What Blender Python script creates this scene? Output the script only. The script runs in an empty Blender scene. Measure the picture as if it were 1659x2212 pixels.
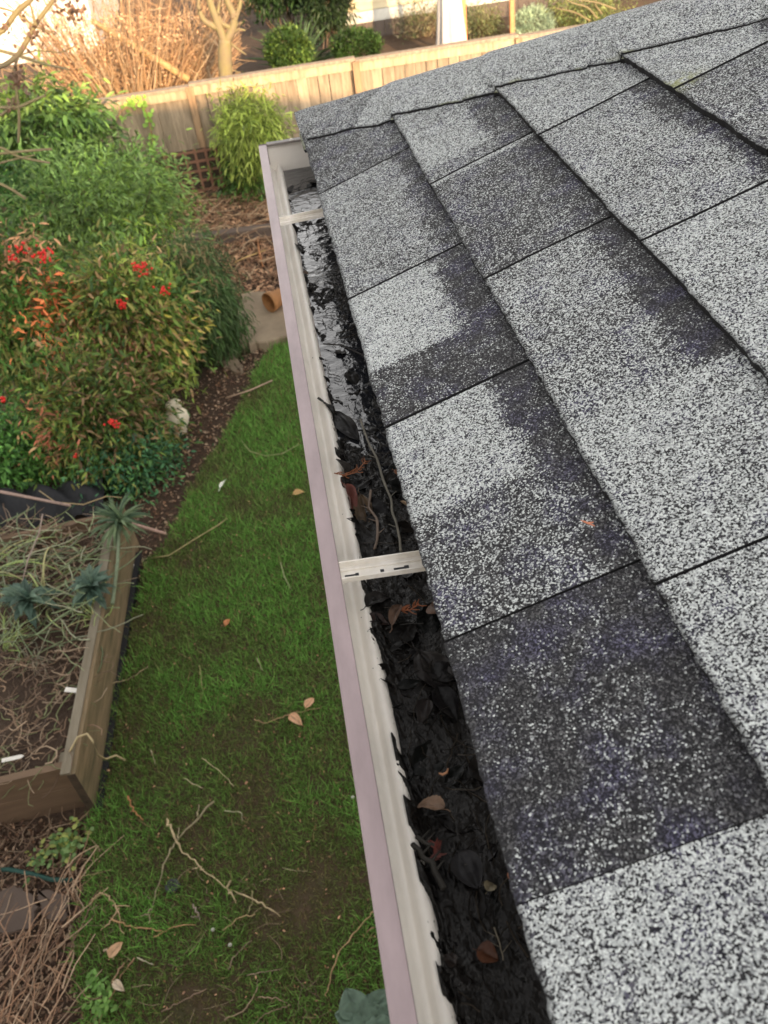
import bpy, math, random
import numpy as np
from mathutils import Vector, Matrix
R = random.Random(7); NR = np.random.default_rng(11)
S = bpy.context.scene
COL = S.collection
rad = math.radians

# ---------------------------------------------------------------- camera
CAM = np.array([0.0238, 0.0, 0.5409])
RX = np.array([0.98207285, -0.15643637, -0.10516929])
UP = np.array([0.18143844, 0.63317998, 0.75243818])
FW = np.array([0.05111761, 0.75803086, -0.65021243])
FPX = 1885.8
cd = bpy.data.cameras.new("camera"); cam = bpy.data.objects.new("camera", cd); COL.objects.link(cam)
cd.sensor_fit = 'VERTICAL'; cd.sensor_height = 36; cd.sensor_width = 27; cd.lens = 36*FPX/2212
cam.matrix_world = Matrix(((RX[0], UP[0], -FW[0], CAM[0]), (RX[1], UP[1], -FW[1], CAM[1]), (RX[2], UP[2], -FW[2], CAM[2]), (0, 0, 0, 1)))
cd.clip_start = .02; cd.clip_end = 1000
cd.dof.use_dof = True; cd.dof.focus_distance = .95; cd.dof.aperture_fstop = 13
S.camera = cam
# ---------------------------------------------------------------- light
SUN_EL, SUN_AZ = rad(17), (0.25, 1.0)      # azimuth: direction the light travels
w = bpy.data.worlds.new("World"); S.world = w; w.use_nodes = True
nt = w.node_tree; bg = nt.nodes['Background']
sky = nt.nodes.new('ShaderNodeTexSky'); sky.sky_type = 'NISHITA'; sky.sun_disc = False
sky.sun_elevation = SUN_EL; sky.sun_rotation = math.atan2(SUN_AZ[0], -SUN_AZ[1]) 
sky.dust_density = 2.5
hs = nt.nodes.new('ShaderNodeHueSaturation'); hs.inputs['Saturation'].default_value = .12
wmx = nt.nodes.new('ShaderNodeMix'); wmx.data_type = 'RGBA'; wmx.blend_type = 'MULTIPLY'; wmx.inputs[0].default_value = 1; wmx.inputs[7].default_value = (1, .955, .90, 1)   # thin bright haze
nt.links.new(sky.outputs[0], hs.inputs['Color']); nt.links.new(hs.outputs[0], wmx.inputs[6]); nt.links.new(wmx.outputs[2], bg.inputs[0]); bg.inputs[1].default_value = .15
sd = bpy.data.lights.new("sun", 'SUN'); sd.energy = 2.8; sd.angle = rad(.6); sd.color = (1, .66, .36)
so = bpy.data.objects.new("sun", sd); COL.objects.link(so)
dirv = Vector((-SUN_AZ[0], SUN_AZ[1], 0)).normalized()*math.cos(SUN_EL) + Vector((0, 0, -math.sin(SUN_EL)))
so.rotation_euler = dirv.to_track_quat('-Z', 'Y').to_euler(); so.location = (0, -20, 20)
S.view_settings.view_transform = 'Standard'; S.view_settings.look = 'None'; S.view_settings.gamma = 1
S.view_settings.exposure = 1.85
S.cycles.max_bounces = 6

# ---------------------------------------------------------------- helpers
GZ = -3.45                                  # lawn level; z=0 is the gutter lip
def ray(x, y): return FW + (x-829.5)/FPX*RX - (y-1106)/FPX*UP
def onz(x, y, z=GZ):
    d = ray(x, y); return CAM + d*(z-CAM[2])/d[2]
def ony(x, y, Y):
    d = ray(x, y); return CAM + d*(Y-CAM[1])/d[1]
def dep(p): return float((np.array(p)-CAM)@FW)

def hsh(ix, iy, s):
    n = (ix*374761393 + iy*668265263 + s*1442695041) & 0x7fffffff
    n = ((n ^ (n >> 13))*1274126177) & 0x7fffffff
    return ((n ^ (n >> 16)) & 0xffff)/65535.0
def vn(x, y, s=0):
    x = np.asarray(x, float); y = np.asarray(y, float)
    ix = np.floor(x).astype(np.int64); iy = np.floor(y).astype(np.int64)
    fx = x-ix; fy = y-iy; fx = fx*fx*(3-2*fx); fy = fy*fy*(3-2*fy)
    return (hsh(ix, iy, s)*(1-fx)+hsh(ix+1, iy, s)*fx)*(1-fy)+(hsh(ix, iy+1, s)*(1-fx)+hsh(ix+1, iy+1, s)*fx)*fy
def fbm(x, y, s=0, o=4):
    a, t, k = 0, 0, 1.0
    for i in range(o):
        a = a+vn(np.asarray(x)*2**i, np.asarray(y)*2**i, s+i)*k; t += k; k *= .5
    return a/t

class MB:
    def __init__(s): s.v = []; s.q = []; s.t = []; s.c = []; s.n = 0
    def add(s, V, Q=None, T=None, C=None):
        V = np.asarray(V, float).reshape(-1, 3)
        if Q is not None and len(Q): s.q.append(np.asarray(Q, np.int64)+s.n)
        if T is not None and len(T): s.t.append(np.asarray(T, np.int64)+s.n)
        if C is None: C = np.ones((len(V), 3))*.5
        C = np.asarray(C, float)
        if C.ndim == 1: C = np.tile(C, (len(V), 1))
        s.v.append(V); s.c.append(C); s.n += len(V); return s
    def box(s, lo, hi, C=None, M=None):
        x0, y0, z0 = lo; x1, y1, z1 = hi
        V = np.array([(x, y, z) for x in (x0, x1) for y in (y0, y1) for z in (z0, z1)], float)
        if M is not None: V = V@M.T
        return s.add(V, [(0, 1, 3, 2), (4, 6, 7, 5), (0, 4, 5, 1), (2, 3, 7, 6), (0, 2, 6, 4), (1, 5, 7, 3)], C=C)
    def obox(s, p, ax, ay, az, C=None):     # box from corner p along three vectors
        p, ax, ay, az = (np.array(k, float) for k in (p, ax, ay, az))
        V = [p+i*ax+j*ay+k*az for i in (0, 1) for j in (0, 1) for k in (0, 1)]
        return s.add(V, [(0, 1, 3, 2), (4, 6, 7, 5), (0, 4, 5, 1), (2, 3, 7, 6), (0, 2, 6, 4), (1, 5, 7, 3)], C=C)
    def tube(s, P, r, n=6, C=None, cap=True):
        P = np.asarray(P, float); m = len(P)
        r = np.broadcast_to(np.asarray(r, float), (m,))
        T = np.gradient(P, axis=0); T /= np.linalg.norm(T, axis=1)[:, None]+1e-12
        a = np.array([0, 0, 1.]) if abs(T[0][2]) < .9 else np.array([1., 0, 0])
        U = np.cross(T, a); U /= np.linalg.norm(U, axis=1)[:, None]+1e-12; W = np.cross(T, U)
        th = np.arange(n)*2*np.pi/n
        V = P[:, None]+r[:, None, None]*(np.cos(th)[None, :, None]*U[:, None]+np.sin(th)[None, :, None]*W[:, None])
        i, j = np.meshgrid(np.arange(m-1), np.arange(n), indexing='ij')
        Q = np.stack([i*n+j, i*n+(j+1) % n, (i+1)*n+(j+1) % n, (i+1)*n+j], -1).reshape(-1, 4)
        V = V.reshape(-1, 3); Tt = []
        if cap:
            V = np.vstack([V, P[0], P[-1]])
            Tt = [(m*n, (k+1) % n, k) for k in range(n)]+[(m*n+1, (m-1)*n+k, (m-1)*n+(k+1) % n) for k in range(n)]
        return s.add(V, Q, Tt, C)
    def grid(s, F, C=None):                 # F (a,b,3)
        a, b = F.shape[:2]
        i, j = np.meshgrid(np.arange(a-1), np.arange(b-1), indexing='ij')
        Q = np.stack([i*b+j, (i+1)*b+j, (i+1)*b+j+1, i*b+j+1], -1).reshape(-1, 4)
        return s.add(F.reshape(-1, 3), Q, None, None if C is None else np.asarray(C).reshape(-1, 3) if np.ndim(C) > 1 else C)
    def lathe(s, prof, n=20, M=None, off=(0, 0, 0), C=None):
        th = np.linspace(0, 2*np.pi, n+1)
        F = np.array([[(r*math.cos(t), r*math.sin(t), z) for t in th] for r, z in prof])
        if M is not None: F = F@np.array(M).T
        return s.grid(F+np.array(off), C)
    def leaves(s, P, D, N, L, W, C, four=False):
        P, D, N = (np.asarray(k, float) for k in (P, D, N)); n = len(P)
        D = D/(np.linalg.norm(D, axis=1)[:, None]+1e-9)
        Sd = np.cross(D, N); Sd /= np.linalg.norm(Sd, axis=1)[:, None]+1e-9
        Nn = np.cross(Sd, D)
        L = np.broadcast_to(L, (n,))[:, None]; W = np.broadcast_to(W, (n,))[:, None]
        C = np.broadcast_to(np.asarray(C, float), (n, 3))
        if four:
            V = np.stack([P, P+D*L*.45+Sd*W*.5, P+D*L, P+D*L*.45-Sd*W*.5], 1)
            Q = np.arange(n)[:, None]*4+np.array([0, 1, 2, 3])[None]
            return s.add(V.reshape(-1, 3), Q, None, np.repeat(C, 4, 0))
        V = np.stack([P, P+D*L*.3+Sd*W*.45+Nn*W*.12, P+D*L*.3-Sd*W*.45+Nn*W*.12, P+D*L*.66+Sd*W*.4+Nn*W*.02, P+D*L*.66-Sd*W*.4+Nn*W*.02,
                      P+D*L-Nn*L*.12, P+D*L*.3, P+D*L*.66-Nn*L*.03], 1)
        b = np.arange(n)[:, None]*8
        Q = np.concatenate([b+np.array([1, 6, 7, 3]), b+np.array([6, 2, 4, 7])]); T = np.concatenate([b+np.array(k) for k in ([0, 6, 1], [0, 2, 6], [3, 7, 5], [7, 4, 5])])
        return s.add(V.reshape(-1, 3), Q, T, np.repeat(C, 8, 0))
    def build(s, name, m, parent=None, smooth=False, world=True, loc=None):
        V = np.vstack(s.v)
        if loc is not None: V = V-np.array(loc)
        me = bpy.data.meshes.new(name); me.vertices.add(len(V)); me.vertices.foreach_set('co', V.ravel())
        q = np.vstack(s.q) if s.q else np.zeros((0, 4), int); t = np.vstack(s.t) if s.t else np.zeros((0, 3), int)
        me.loops.add(q.size+t.size); me.loops.foreach_set('vertex_index', np.concatenate([q.ravel(), t.ravel()]).astype(np.int32))
        me.polygons.add(len(q)+len(t))
        st = np.concatenate([np.arange(len(q))*4, q.size+np.arange(len(t))*3]).astype(np.int32)
        me.polygons.foreach_set('loop_start', st)
        me.polygons.foreach_set('use_smooth', np.full(len(q)+len(t), smooth))
        ca = me.color_attributes.new('Tint', 'FLOAT_COLOR', 'POINT')
        cc = np.ones((len(V), 4)); cc[:, :3] = np.vstack(s.c); ca.data.foreach_set('color', cc.ravel())
        me.update(calc_edges=True); me.validate()
        me.materials.append(m)
        o = bpy.data.objects.new(name, me); COL.objects.link(o)
        if loc is not None and parent is None: o.location = loc
        if parent is not None:
            o.parent = parent
            if loc is None: o.location = -Vector(parent.location) if parent.parent is None else (0, 0, 0)
        return o
def tag(o, label=None, cat=None, group=None, kind=None):
    if label: o['label'] = label
    if cat: o['category'] = cat
    if group: o['group'] = group
    if kind: o['kind'] = kind
    return o
def thing(name, label, cat, loc=(0, 0, 0), group=None):
    o = bpy.data.objects.new(name, None); COL.objects.link(o); o.location = tuple(float(k) for k in loc); o.empty_display_size = .1
    bpy.context.view_layer.update()
    return tag(o, label, cat, group)
def sub(o, parent):                         # re-parent a built part under a part (same mesh space)
    o.parent = parent; o.location = (0, 0, 0); return o

# ---------------------------------------------------------------- materials
def mat(name, col=(.5, .5, .5), rough=.7, tint=False, noise=0, nscale=8, bump=0, bscale=60, spec=.5, metal=0, col2=None, stretch=None, trans=0, coat=0, bdist=.01, gain=0):
    m = bpy.data.materials.new(name); m.use_nodes = True; t = m.node_tree; N = t.nodes; Lk = t.links
    b = N['Principled BSDF']; b.inputs['Roughness'].default_value = rough; b.inputs['Metallic'].default_value = metal
    b.inputs['Specular IOR Level'].default_value = spec; b.inputs['Coat Weight'].default_value = coat
    tc = N.new('ShaderNodeTexCoord'); mp = N.new('ShaderNodeMapping'); Lk.new(tc.outputs['Object'], mp.inputs[0])
    if stretch: mp.inputs['Scale'].default_value = stretch
    if tint:
        a = N.new('ShaderNodeAttribute'); a.attribute_name = 'Tint'; c = a.outputs['Color']
        if gain:
            gv = N.new('ShaderNodeVectorMath'); gv.operation = 'SCALE'; Lk.new(c, gv.inputs[0]); gv.inputs['Scale'].default_value = gain; c = gv.outputs[0]
    else:
        r_ = N.new('ShaderNodeRGB'); r_.outputs[0].default_value = (*col, 1); c = r_.outputs[0]
    if noise:
        n = N.new('ShaderNodeTexNoise'); n.inputs['Scale'].default_value = nscale; n.inputs['Detail'].default_value = 6; n.inputs['Roughness'].default_value = .65
        Lk.new(mp.outputs[0], n.inputs['Vector'])
        if col2:
            rp = N.new('ShaderNodeMapRange'); rp.inputs['From Min'].default_value = .5-.22; rp.inputs['From Max'].default_value = .5+.22
            Lk.new(n.outputs[0], rp.inputs[0]); ml = N.new('ShaderNodeMath'); ml.operation = 'MULTIPLY'; ml.inputs[1].default_value = noise; Lk.new(rp.outputs[0], ml.inputs[0])
            mx = N.new('ShaderNodeMix'); mx.data_type = 'RGBA'; Lk.new(ml.outputs[0], mx.inputs[0]); Lk.new(c, mx.inputs[6]); mx.inputs[7].default_value = (*col2, 1); c = mx.outputs[2]
        else:
            mr = N.new('ShaderNodeMapRange'); mr.inputs['From Min'].default_value = .25; mr.inputs['From Max'].default_value = .75
            mr.inputs['To Min'].default_value = 1-noise; mr.inputs['To Max'].default_value = 1+noise; Lk.new(n.outputs[0], mr.inputs[0])
            vm = N.new('ShaderNodeVectorMath'); vm.operation = 'SCALE'; Lk.new(c, vm.inputs[0]); Lk.new(mr.outputs[0], vm.inputs['Scale']); c = vm.outputs[0]
    Lk.new(c, b.inputs['Base Color'])
    if bump:
        n2 = N.new('ShaderNodeTexNoise'); n2.inputs['Scale'].default_value = bscale; n2.inputs['Detail'].default_value = 5
        Lk.new(mp.outputs[0], n2.inputs['Vector']); bp = N.new('ShaderNodeBump'); bp.inputs['Strength'].default_value = bump; bp.inputs['Distance'].default_value = bdist
        Lk.new(n2.outputs[0], bp.inputs['Height']); Lk.new(bp.outputs[0], b.inputs['Normal'])
    if trans:
        tr = N.new('ShaderNodeBsdfTranslucent'); Lk.new(c, tr.inputs[0]); ms = N.new('ShaderNodeMixShader'); ms.inputs[0].default_value = trans
        Lk.new(b.outputs[0], ms.inputs[1]); Lk.new(tr.outputs[0], ms.inputs[2]); Lk.new(ms.outputs[0], N['Material Output'].inputs[0])
    return m
M_leaf = mat('leaf', tint=True, rough=.5, trans=.35, spec=.4, gain=2.35)
M_grass = mat('grass', tint=True, rough=.6, trans=.25, spec=.2)
M_stick = mat('stick', tint=True, rough=.75, noise=.35, nscale=60)
M_bark = mat('bark', (.17, .125, .08), .85, noise=.7, nscale=9, col2=(.22, .20, .07), bump=.6, bscale=40)
M_soil = mat('soil', (.045, .026, .017), .95, noise=.8, nscale=7, col2=(.10, .065, .04), bump=.8, bscale=45, bdist=.03)
M_lawn = mat('lawn', (.05, .05, .018), .95, noise=1, nscale=9, col2=(.085, .05, .03), bump=.6, bscale=40, bdist=.02)
M_fence = mat('fence_board', tint=True, rough=.8, noise=.5, nscale=4, bump=.3, bscale=18, stretch=(6, 6, .8))
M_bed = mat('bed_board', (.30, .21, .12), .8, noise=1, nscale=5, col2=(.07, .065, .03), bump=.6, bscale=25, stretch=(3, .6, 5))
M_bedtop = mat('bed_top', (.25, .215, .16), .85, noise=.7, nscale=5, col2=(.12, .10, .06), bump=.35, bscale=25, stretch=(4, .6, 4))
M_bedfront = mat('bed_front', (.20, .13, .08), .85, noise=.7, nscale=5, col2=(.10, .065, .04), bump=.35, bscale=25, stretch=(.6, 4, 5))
M_endgrain = mat('end_grain', (.06, .04, .025), .9, noise=.5, nscale=30, bump=.3)
M_stone = mat('stone', (.32, .25, .17), .85, noise=.9, nscale=2.6, col2=(.16, .12, .08), bump=.4, bscale=20)
M_darkstone = mat('dark_stone', (.13, .095, .075), .9, noise=.6, nscale=6, col2=(.075, .055, .045), bump=.4, bscale=30)
M_terra = mat('terracotta', (.36, .16, .05), .8, noise=.8, nscale=14, col2=(.20, .10, .04), bump=.2)
M_fig = mat('cream_glaze', (.80, .73, .58), .5, noise=.3, nscale=7, col2=(.55, .43, .3))
M_white = mat('white_plastic', (.75, .72, .66), .5, noise=.15, nscale=30)
M_canvas = mat('canvas', (.5, .48, .46), .9, noise=.12, nscale=6, bump=.1)
M_sid = mat('siding_paint', (.46, .39, .25), .7, noise=.12, nscale=3)
M_trim = mat('trim_paint', (.46, .45, .40), .7, noise=.25, nscale=5)
M_skirt = mat('skirting', (.11, .085, .07), .9, noise=.5, nscale=4, col2=(.06, .05, .04), stretch=(5, 5, .6))
M_orange = mat('orange_wood', (.55, .22, .09), .7, noise=.3, nscale=10)
M_backdrop = mat('backdrop_paint', (.72, .70, .66), .7, noise=.08, nscale=2)
M_lat = mat('lattice_wood', (.26, .13, .08), .85, noise=.5, nscale=12, col2=(.10, .05, .03))
M_blk = mat('black_fabric', (.012, .013, .016), .7, noise=.3, nscale=20, bump=.3)
M_hose = mat('hose_rubber', (.02, .06, .05), .45, noise=.3, nscale=30)
M_house = mat('house_siding', (.68, .65, .6), .7, noise=.15, nscale=3)
M_fascia = mat('fascia_paint', (.5, .47, .44), .6, noise=.2, nscale=8)
M_alu = mat('painted_steel', (.295, .232, .242), .42, noise=.3, nscale=24, spec=.5, bump=.12, bscale=5, stretch=(1, .25, 1))
M_alufront = mat('painted_steel_face', (.42, .36, .375), .45, noise=.08, nscale=30)
M_muck = mat('wet_muck', (.0025, .0022, .002), .12, noise=.8, nscale=60, col2=(.006, .0045, .004), bump=.7, bscale=260, bdist=.004, spec=.26)
M_wet = mat('wet_leaf', tint=True, gain=.62, rough=.3, noise=.5, nscale=70, bump=.35, bscale=160, bdist=.003, spec=.14)
M_dry = mat('dry_leaf', tint=True, rough=.55, noise=.4, nscale=90, bump=.4, bscale=140, bdist=.003, spec=.35)
M_berry = mat('berry', (.62, .018, .012), .35, noise=.2, nscale=40)

def m_gutter_inside():
    m = mat('white_enamel', (.83, .795, .74), .38, noise=.12, nscale=14, spec=.45); t = m.node_tree; N = t.nodes; L = t.links
    b = N['Principled BSDF']; src = b.inputs['Base Color'].links[0].from_socket
    tc = N.new('ShaderNodeTexCoord'); sp = N.new('ShaderNodeSeparateXYZ'); L.new(tc.outputs['Object'], sp.inputs[0])
    # dirt: a splashed tide of specks that thickens close to the waterline
    v = N.new('ShaderNodeTexNoise'); v.inputs['Scale'].default_value = 400; v.inputs['Detail'].default_value = 4
    mp = N.new('ShaderNodeMapping'); mp.inputs['Scale'].default_value = (1, .35, 1); L.new(tc.outputs['Object'], mp.inputs[0]); L.new(mp.outputs[0], v.inputs['Vector'])
    v2 = N.new('ShaderNodeTexNoise'); v2.inputs['Scale'].default_value = 22; v2.inputs['Detail'].default_value = 3; L.new(tc.outputs['Object'], v2.inputs['Vector'])
    zr = N.new('ShaderNodeMapRange'); L.new(sp.outputs['X'], zr.inputs[0]); zr.inputs['From Min'].default_value = .027; zr.inputs['From Max'].default_value = .042
    zr.inputs['To Min'].default_value = .80; zr.inputs['To Max'].default_value = .525
    a = N.new('ShaderNodeMath'); a.operation = 'MULTIPLY_ADD'; L.new(v2.outputs[0], a.inputs[0]); a.inputs[1].default_value = .35; 
    L.new(v.outputs[0], a.inputs[2])
    s_ = N.new('ShaderNodeMath'); s_.operation = 'SUBTRACT'; L.new(a.outputs[0], s_.inputs[0]); s_.inputs[1].default_value = .17
    g = N.new('ShaderNodeMath'); g.operation = 'SUBTRACT'; L.new(s_.outputs[0], g.inputs[0]); L.new(zr.outputs[0], g.inputs[1])
    k = N.new('ShaderNodeMath'); k.operation = 'MULTIPLY'; k.use_clamp = True; L.new(g.outputs[0], k.inputs[0]); k.inputs[1].default_value = 14
    mx = N.new('ShaderNodeMix'); mx.data_type = 'RGBA'; L.new(k.outputs[0], mx.inputs[0]); L.new(src, mx.inputs[6]); mx.inputs[7].default_value = (.06, .052, .03, 1)
    L.new(mx.outputs[2], b.inputs['Base Color'])
    return m
M_gin = m_gutter_inside()

def m_shingle():
    m = bpy.data.materials.new('shingle_granules'); m.use_nodes = True; t = m.node_tree; N = t.nodes; L = t.links; b = N['Principled BSDF']
    b.inputs['Roughness'].default_value = .85; b.inputs['Specular IOR Level'].default_value = .3
    tc = N.new('ShaderNodeTexCoord')
    wn = N.new('ShaderNodeTexNoise'); wn.inputs['Scale'].default_value = 300; L.new(tc.outputs['Object'], wn.inputs['Vector'])
    wv = N.new('ShaderNodeVectorMath'); wv.operation = 'MULTIPLY_ADD'; L.new(wn.outputs['Color'], wv.inputs[0]); wv.inputs[1].default_value = (.0016,)*3; L.new(tc.outputs['Object'], wv.inputs[2])
    v = N.new('ShaderNodeTexVoronoi'); v.inputs['Scale'].default_value = 820; L.new(wv.outputs[0], v.inputs['Vector'])
    sc = N.new('ShaderNodeSeparateColor'); L.new(v.outputs['Color'], sc.inputs[0])
    at = N.new('ShaderNodeAttribute'); at.attribute_name = 'Tint'; sa = N.new('ShaderNodeSeparateColor'); L.new(at.outputs['Color'], sa.inputs[0])
    nz = N.new('ShaderNodeTexNoise'); nz.inputs['Scale'].default_value = 60; nz.inputs['Detail'].default_value = 4; L.new(tc.outputs['Object'], nz.inputs['Vector'])
    ad = N.new('ShaderNodeMath'); ad.operation = 'MULTIPLY_ADD'; L.new(nz.outputs[0], ad.inputs[0]); ad.inputs[1].default_value = .45; L.new(sa.outputs[0], ad.inputs[2])
    sb = N.new('ShaderNodeMath'); sb.operation = 'SUBTRACT'; L.new(ad.outputs[0], sb.inputs[0]); sb.inputs[1].default_value = .2
    df = N.new('ShaderNodeMath'); df.operation = 'SUBTRACT'; L.new(sb.outputs[0], df.inputs[0]); L.new(sc.outputs[0], df.inputs[1])
    ml = N.new('ShaderNodeMath'); ml.operation = 'MULTIPLY'; ml.use_clamp = True; L.new(df.outputs[0], ml.inputs[0]); ml.inputs[1].default_value = 9
    # granule colours
    dk = N.new('ShaderNodeValToRGB'); e = dk.color_ramp.elements; e[0].position = 0; e[0].color = (.006, .006, .007, 1); e[1].position = 1; e[1].color = (.12, .12, .125, 1)
    e2 = dk.color_ramp.elements.new(.6); e2.color = (.026, .026, .030, 1); L.new(sc.outputs[1], dk.inputs[0])
    bl = N.new('ShaderNodeMix'); bl.data_type = 'RGBA'; bl.blend_type = 'MULTIPLY'; n3 = N.new('ShaderNodeTexNoise'); n3.inputs['Scale'].default_value = 28; n3.inputs['Detail'].default_value = 3; L.new(tc.outputs['Object'], n3.inputs['Vector'])
    r3 = N.new('ShaderNodeMapRange'); r3.inputs['From Min'].default_value = .46; r3.inputs['From Max'].default_value = .70; L.new(n3.outputs[0], r3.inputs[0])
    L.new(r3.outputs[0], bl.inputs[0]); L.new(dk.outputs[0], bl.inputs[6]); bl.inputs[7].default_value = (1.1, 1.06, 1.6, 1)
    wt = N.new('ShaderNodeValToRGB'); e = wt.color_ramp.elements; e[0].position = 0; e[0].color = (.30, .32, .33, 1); e[1].position = 1; e[1].color = (.70, .74, .73, 1); L.new(sc.outputs[2], wt.inputs[0])
    mx = N.new('ShaderNodeMix'); mx.data_type = 'RGBA'; L.new(ml.outputs[0], mx.inputs[0]); L.new(bl.outputs[2], mx.inputs[6]); L.new(wt.outputs[0], mx.inputs[7])
    # green channel of the attribute = bare asphalt edge
    m2 = N.new('ShaderNodeMix'); m2.data_type = 'RGBA'; L.new(sa.outputs[1], m2.inputs[0]); L.new(mx.outputs[2], m2.inputs[6]); m2.inputs[7].default_value = (.012, .012, .013, 1)
    # blue channel = moss dust
    m3 = N.new('ShaderNodeMix'); m3.data_type = 'RGBA'; L.new(sa.outputs[2], m3.inputs[0]); L.new(m2.outputs[2], m3.inputs[6]); m3.inputs[7].default_value = (.28, .30, .12, 1)
    L.new(m3.outputs[2], b.inputs['Base Color'])
    iv = N.new('ShaderNodeMath'); iv.operation = 'SUBTRACT'; iv.inputs[0].default_value = 1; L.new(v.outputs['Distance'], iv.inputs[1])
    i2 = N.new('ShaderNodeMath'); i2.operation = 'MULTIPLY_ADD'; L.new(sc.outputs[1], i2.inputs[0]); i2.inputs[1].default_value = .8; L.new(iv.outputs[0], i2.inputs[2])
    bp = N.new('ShaderNodeBump'); bp.inputs['Strength'].default_value = .9; bp.inputs['Distance'].default_value = .0012; L.new(i2.outputs[0], bp.inputs['Height']); L.new(bp.outputs[0], b.inputs['Normal'])
    return m
M_sh = m_shingle()

# ================================================================= HOUSE
SL = rad(21.3); E0 = np.array([.0891, 0, .0486]); US = np.array([math.cos(SL), 0, math.sin(SL)]); RN = np.array([-math.sin(SL), 0, math.cos(SL)])
def rp(u, v, h=0):                          # roof point: u along eave (Y), v up the slope, h above deck
    u, v, h = np.broadcast_arrays(u, v, h)
    return E0+v[..., None]*US+h[..., None]*RN+u[..., None]*np.array([0, 1., 0])
HIP0, HIPK = 1.735, .86                     # hip ridge: u = HIP0 - HIPK*v
house = thing('house', 'grey shingled hip roof house with eave gutter, filling the right of the view', 'house', (3, -2, GZ))

def sm(a, b, x):
    t = np.clip((x-a)/(b-a), 0, 1); return t*t*(3-2*t)
# per course: list of (u_start, u_end, base fraction, band fraction, band depth(v), real slot at u_start)
courses = {
 0: [(-.9, -.35, .3, .2, .03, 1), (-.35, .216, .62, .5, .008, 1), (.216, .410, .10, .05, .04, 1), (.410, .545, .30, .10, .028, 0), (.545, .686, .66, .12, .040, 1), (.686, .785, .13, .10, .03, 0),
     (.785, .960, .72, .14, .040, 1), (.960, 1.313, .46, .16, .03, 1), (1.313, 1.9, .24, .2, .02, 0)],
 1: [(-.9, -.2, .5, .2, .03, 1), (-.2, .379, .58, .3, .012, 1), (.379, .565, .60, .55, .008, 0), (.565, .847, .47, .08, .036, 1), (.847, 1.125, .22, .10, .03, 0), (1.125, 1.137, .6, .2, .01, 1),
     (1.137, 1.18, .36, .15, .04, 0), (1.18, 1.32, .62, .18, .045, 0), (1.32, 1.9, .5, .2, .04, 0)],
 2: [(-.9, .1, .6, .3, .02, 1), (.1, .45, .62, .4, .02, 1), (.45, .764, .62, .5, .012, 1), (.764, .97, .50, .16, .02, 0), (.97, 1.10, .46, .10, .035, 1), (1.10, 1.9, .56, .4, .02, 0)],
 3: [(-.9, .3, .6, .3, .02, 1), (.3, .8, .6, .2, .03, 1), (.8, 1.02, .36, .3, .02, 1), (1.02, 1.9, .62, .15, .02, 0)],
 4: [(-.9, .2, .5, .3, .03, 1), (.2, .7, .35, .2, .03, 1), (.7, 1.0, .62, .2, .03, 1), (1.0, 1.9, .45, .3, .02, 0)],
}
EXPO = .1457
def course_mesh(mb, k, segs, step, u_lo=-.9):
    v0, v1 = k*EXPO+(-.004 if k == 0 else 0), (k+1)*EXPO+.02
    # split into real pieces at slots
    cuts = [u_lo]+[s[1] for s in segs if s[5] and False]
    pieces = []; start = segs[0][0]; cur = []
    for i, s in enumerate(segs):
        cur.append(s)
        last = i == len(segs)-1
        if last or segs[i][5]:
            pieces.append((start, s[1], cur)); start = s[1]; cur = []
    for pi, (ua, ub, ss) in enumerate(pieces):
        g = .0013
        ga, gb = (.0003 if abs(q_-.216) < .001 else g+.0010*float(sm(.45, .9, np.array(q_))) for q_ in (ua, ub))
        ua2, ub2 = ua+ga, min(ub, HIP0-HIPK*v0)-gb
        if ub2 <= ua2: continue
        nu = max(2, int((ub2-ua2)/step)); nv = max(2, int((v1-v0)/step))
        uu = np.linspace(ua2, ub2, nu+1); vv = np.linspace(v0, v1, nv+1)
        U, V = np.meshgrid(uu, vv, indexing='ij')
        lift = R.uniform(0, .0009)
        jag = (vn(uu*150, uu*0+k, 3)-.5)*.0022+(vn(uu*18, uu*0+k, 9)-.5)*.002
        V2 = V+jag[:, None]*np.clip(1-(V-v0)/.012, 0, 1)
        lim = np.minimum(U, HIP0-HIPK*V2)      # trimmed along the hip
        H = .0095*(1-(V-v0)/(v1-v0))+.0012+lift+(vn(U*14, V*14, 5+k)-.5)*.0014
        f = np.zeros_like(U)
        bl = .003
        for (sa, sb_, fr, bf, bd, rs) in ss:
            wgt = sm(sa-bl, sa+bl, U)*(1-sm(sb_-bl, sb_+bl, U))
            if sa == ss[0][0]: wgt = 1-sm(sb_-bl, sb_+bl, U)
            if sb_ == ss[-1][1]: wgt = sm(sa-bl, sa+bl, U) if sa != ss[0][0] else np.ones_like(U)
            edge = (k+1)*EXPO-bd+(vn(U*60, U*0, 31+k)-.5)*.012+(vn(U*14, U*0, 37+k)-.5)*.014
            edge = edge+(NR.random(U.shape)-.5)*.010; bnd = sm(edge-.011, edge+.011, V)
            f = f+wgt*(fr*(1-bnd)+bf*bnd)
        f = f+(fbm(U*9, V*9, 50+k)-.5)*.22
        C = np.zeros(U.shape+(3,)); C[..., 0] = np.clip(f, 0, 1)
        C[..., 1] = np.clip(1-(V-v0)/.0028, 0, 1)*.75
        if k == 3: C[..., 2] = np.exp(-(((U-1.03)/.02)**2+((V-.45)/.02)**2))*.8*(vn(U*200, V*200, 8) > .35)
        F = rp(lim, V2, H); mb.grid(F, C)
        # butt edge and the two cut sides, bare asphalt
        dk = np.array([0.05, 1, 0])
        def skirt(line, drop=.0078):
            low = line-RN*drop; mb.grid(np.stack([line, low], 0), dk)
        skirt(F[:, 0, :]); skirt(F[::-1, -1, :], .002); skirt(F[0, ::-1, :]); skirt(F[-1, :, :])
mb = MB()
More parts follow.
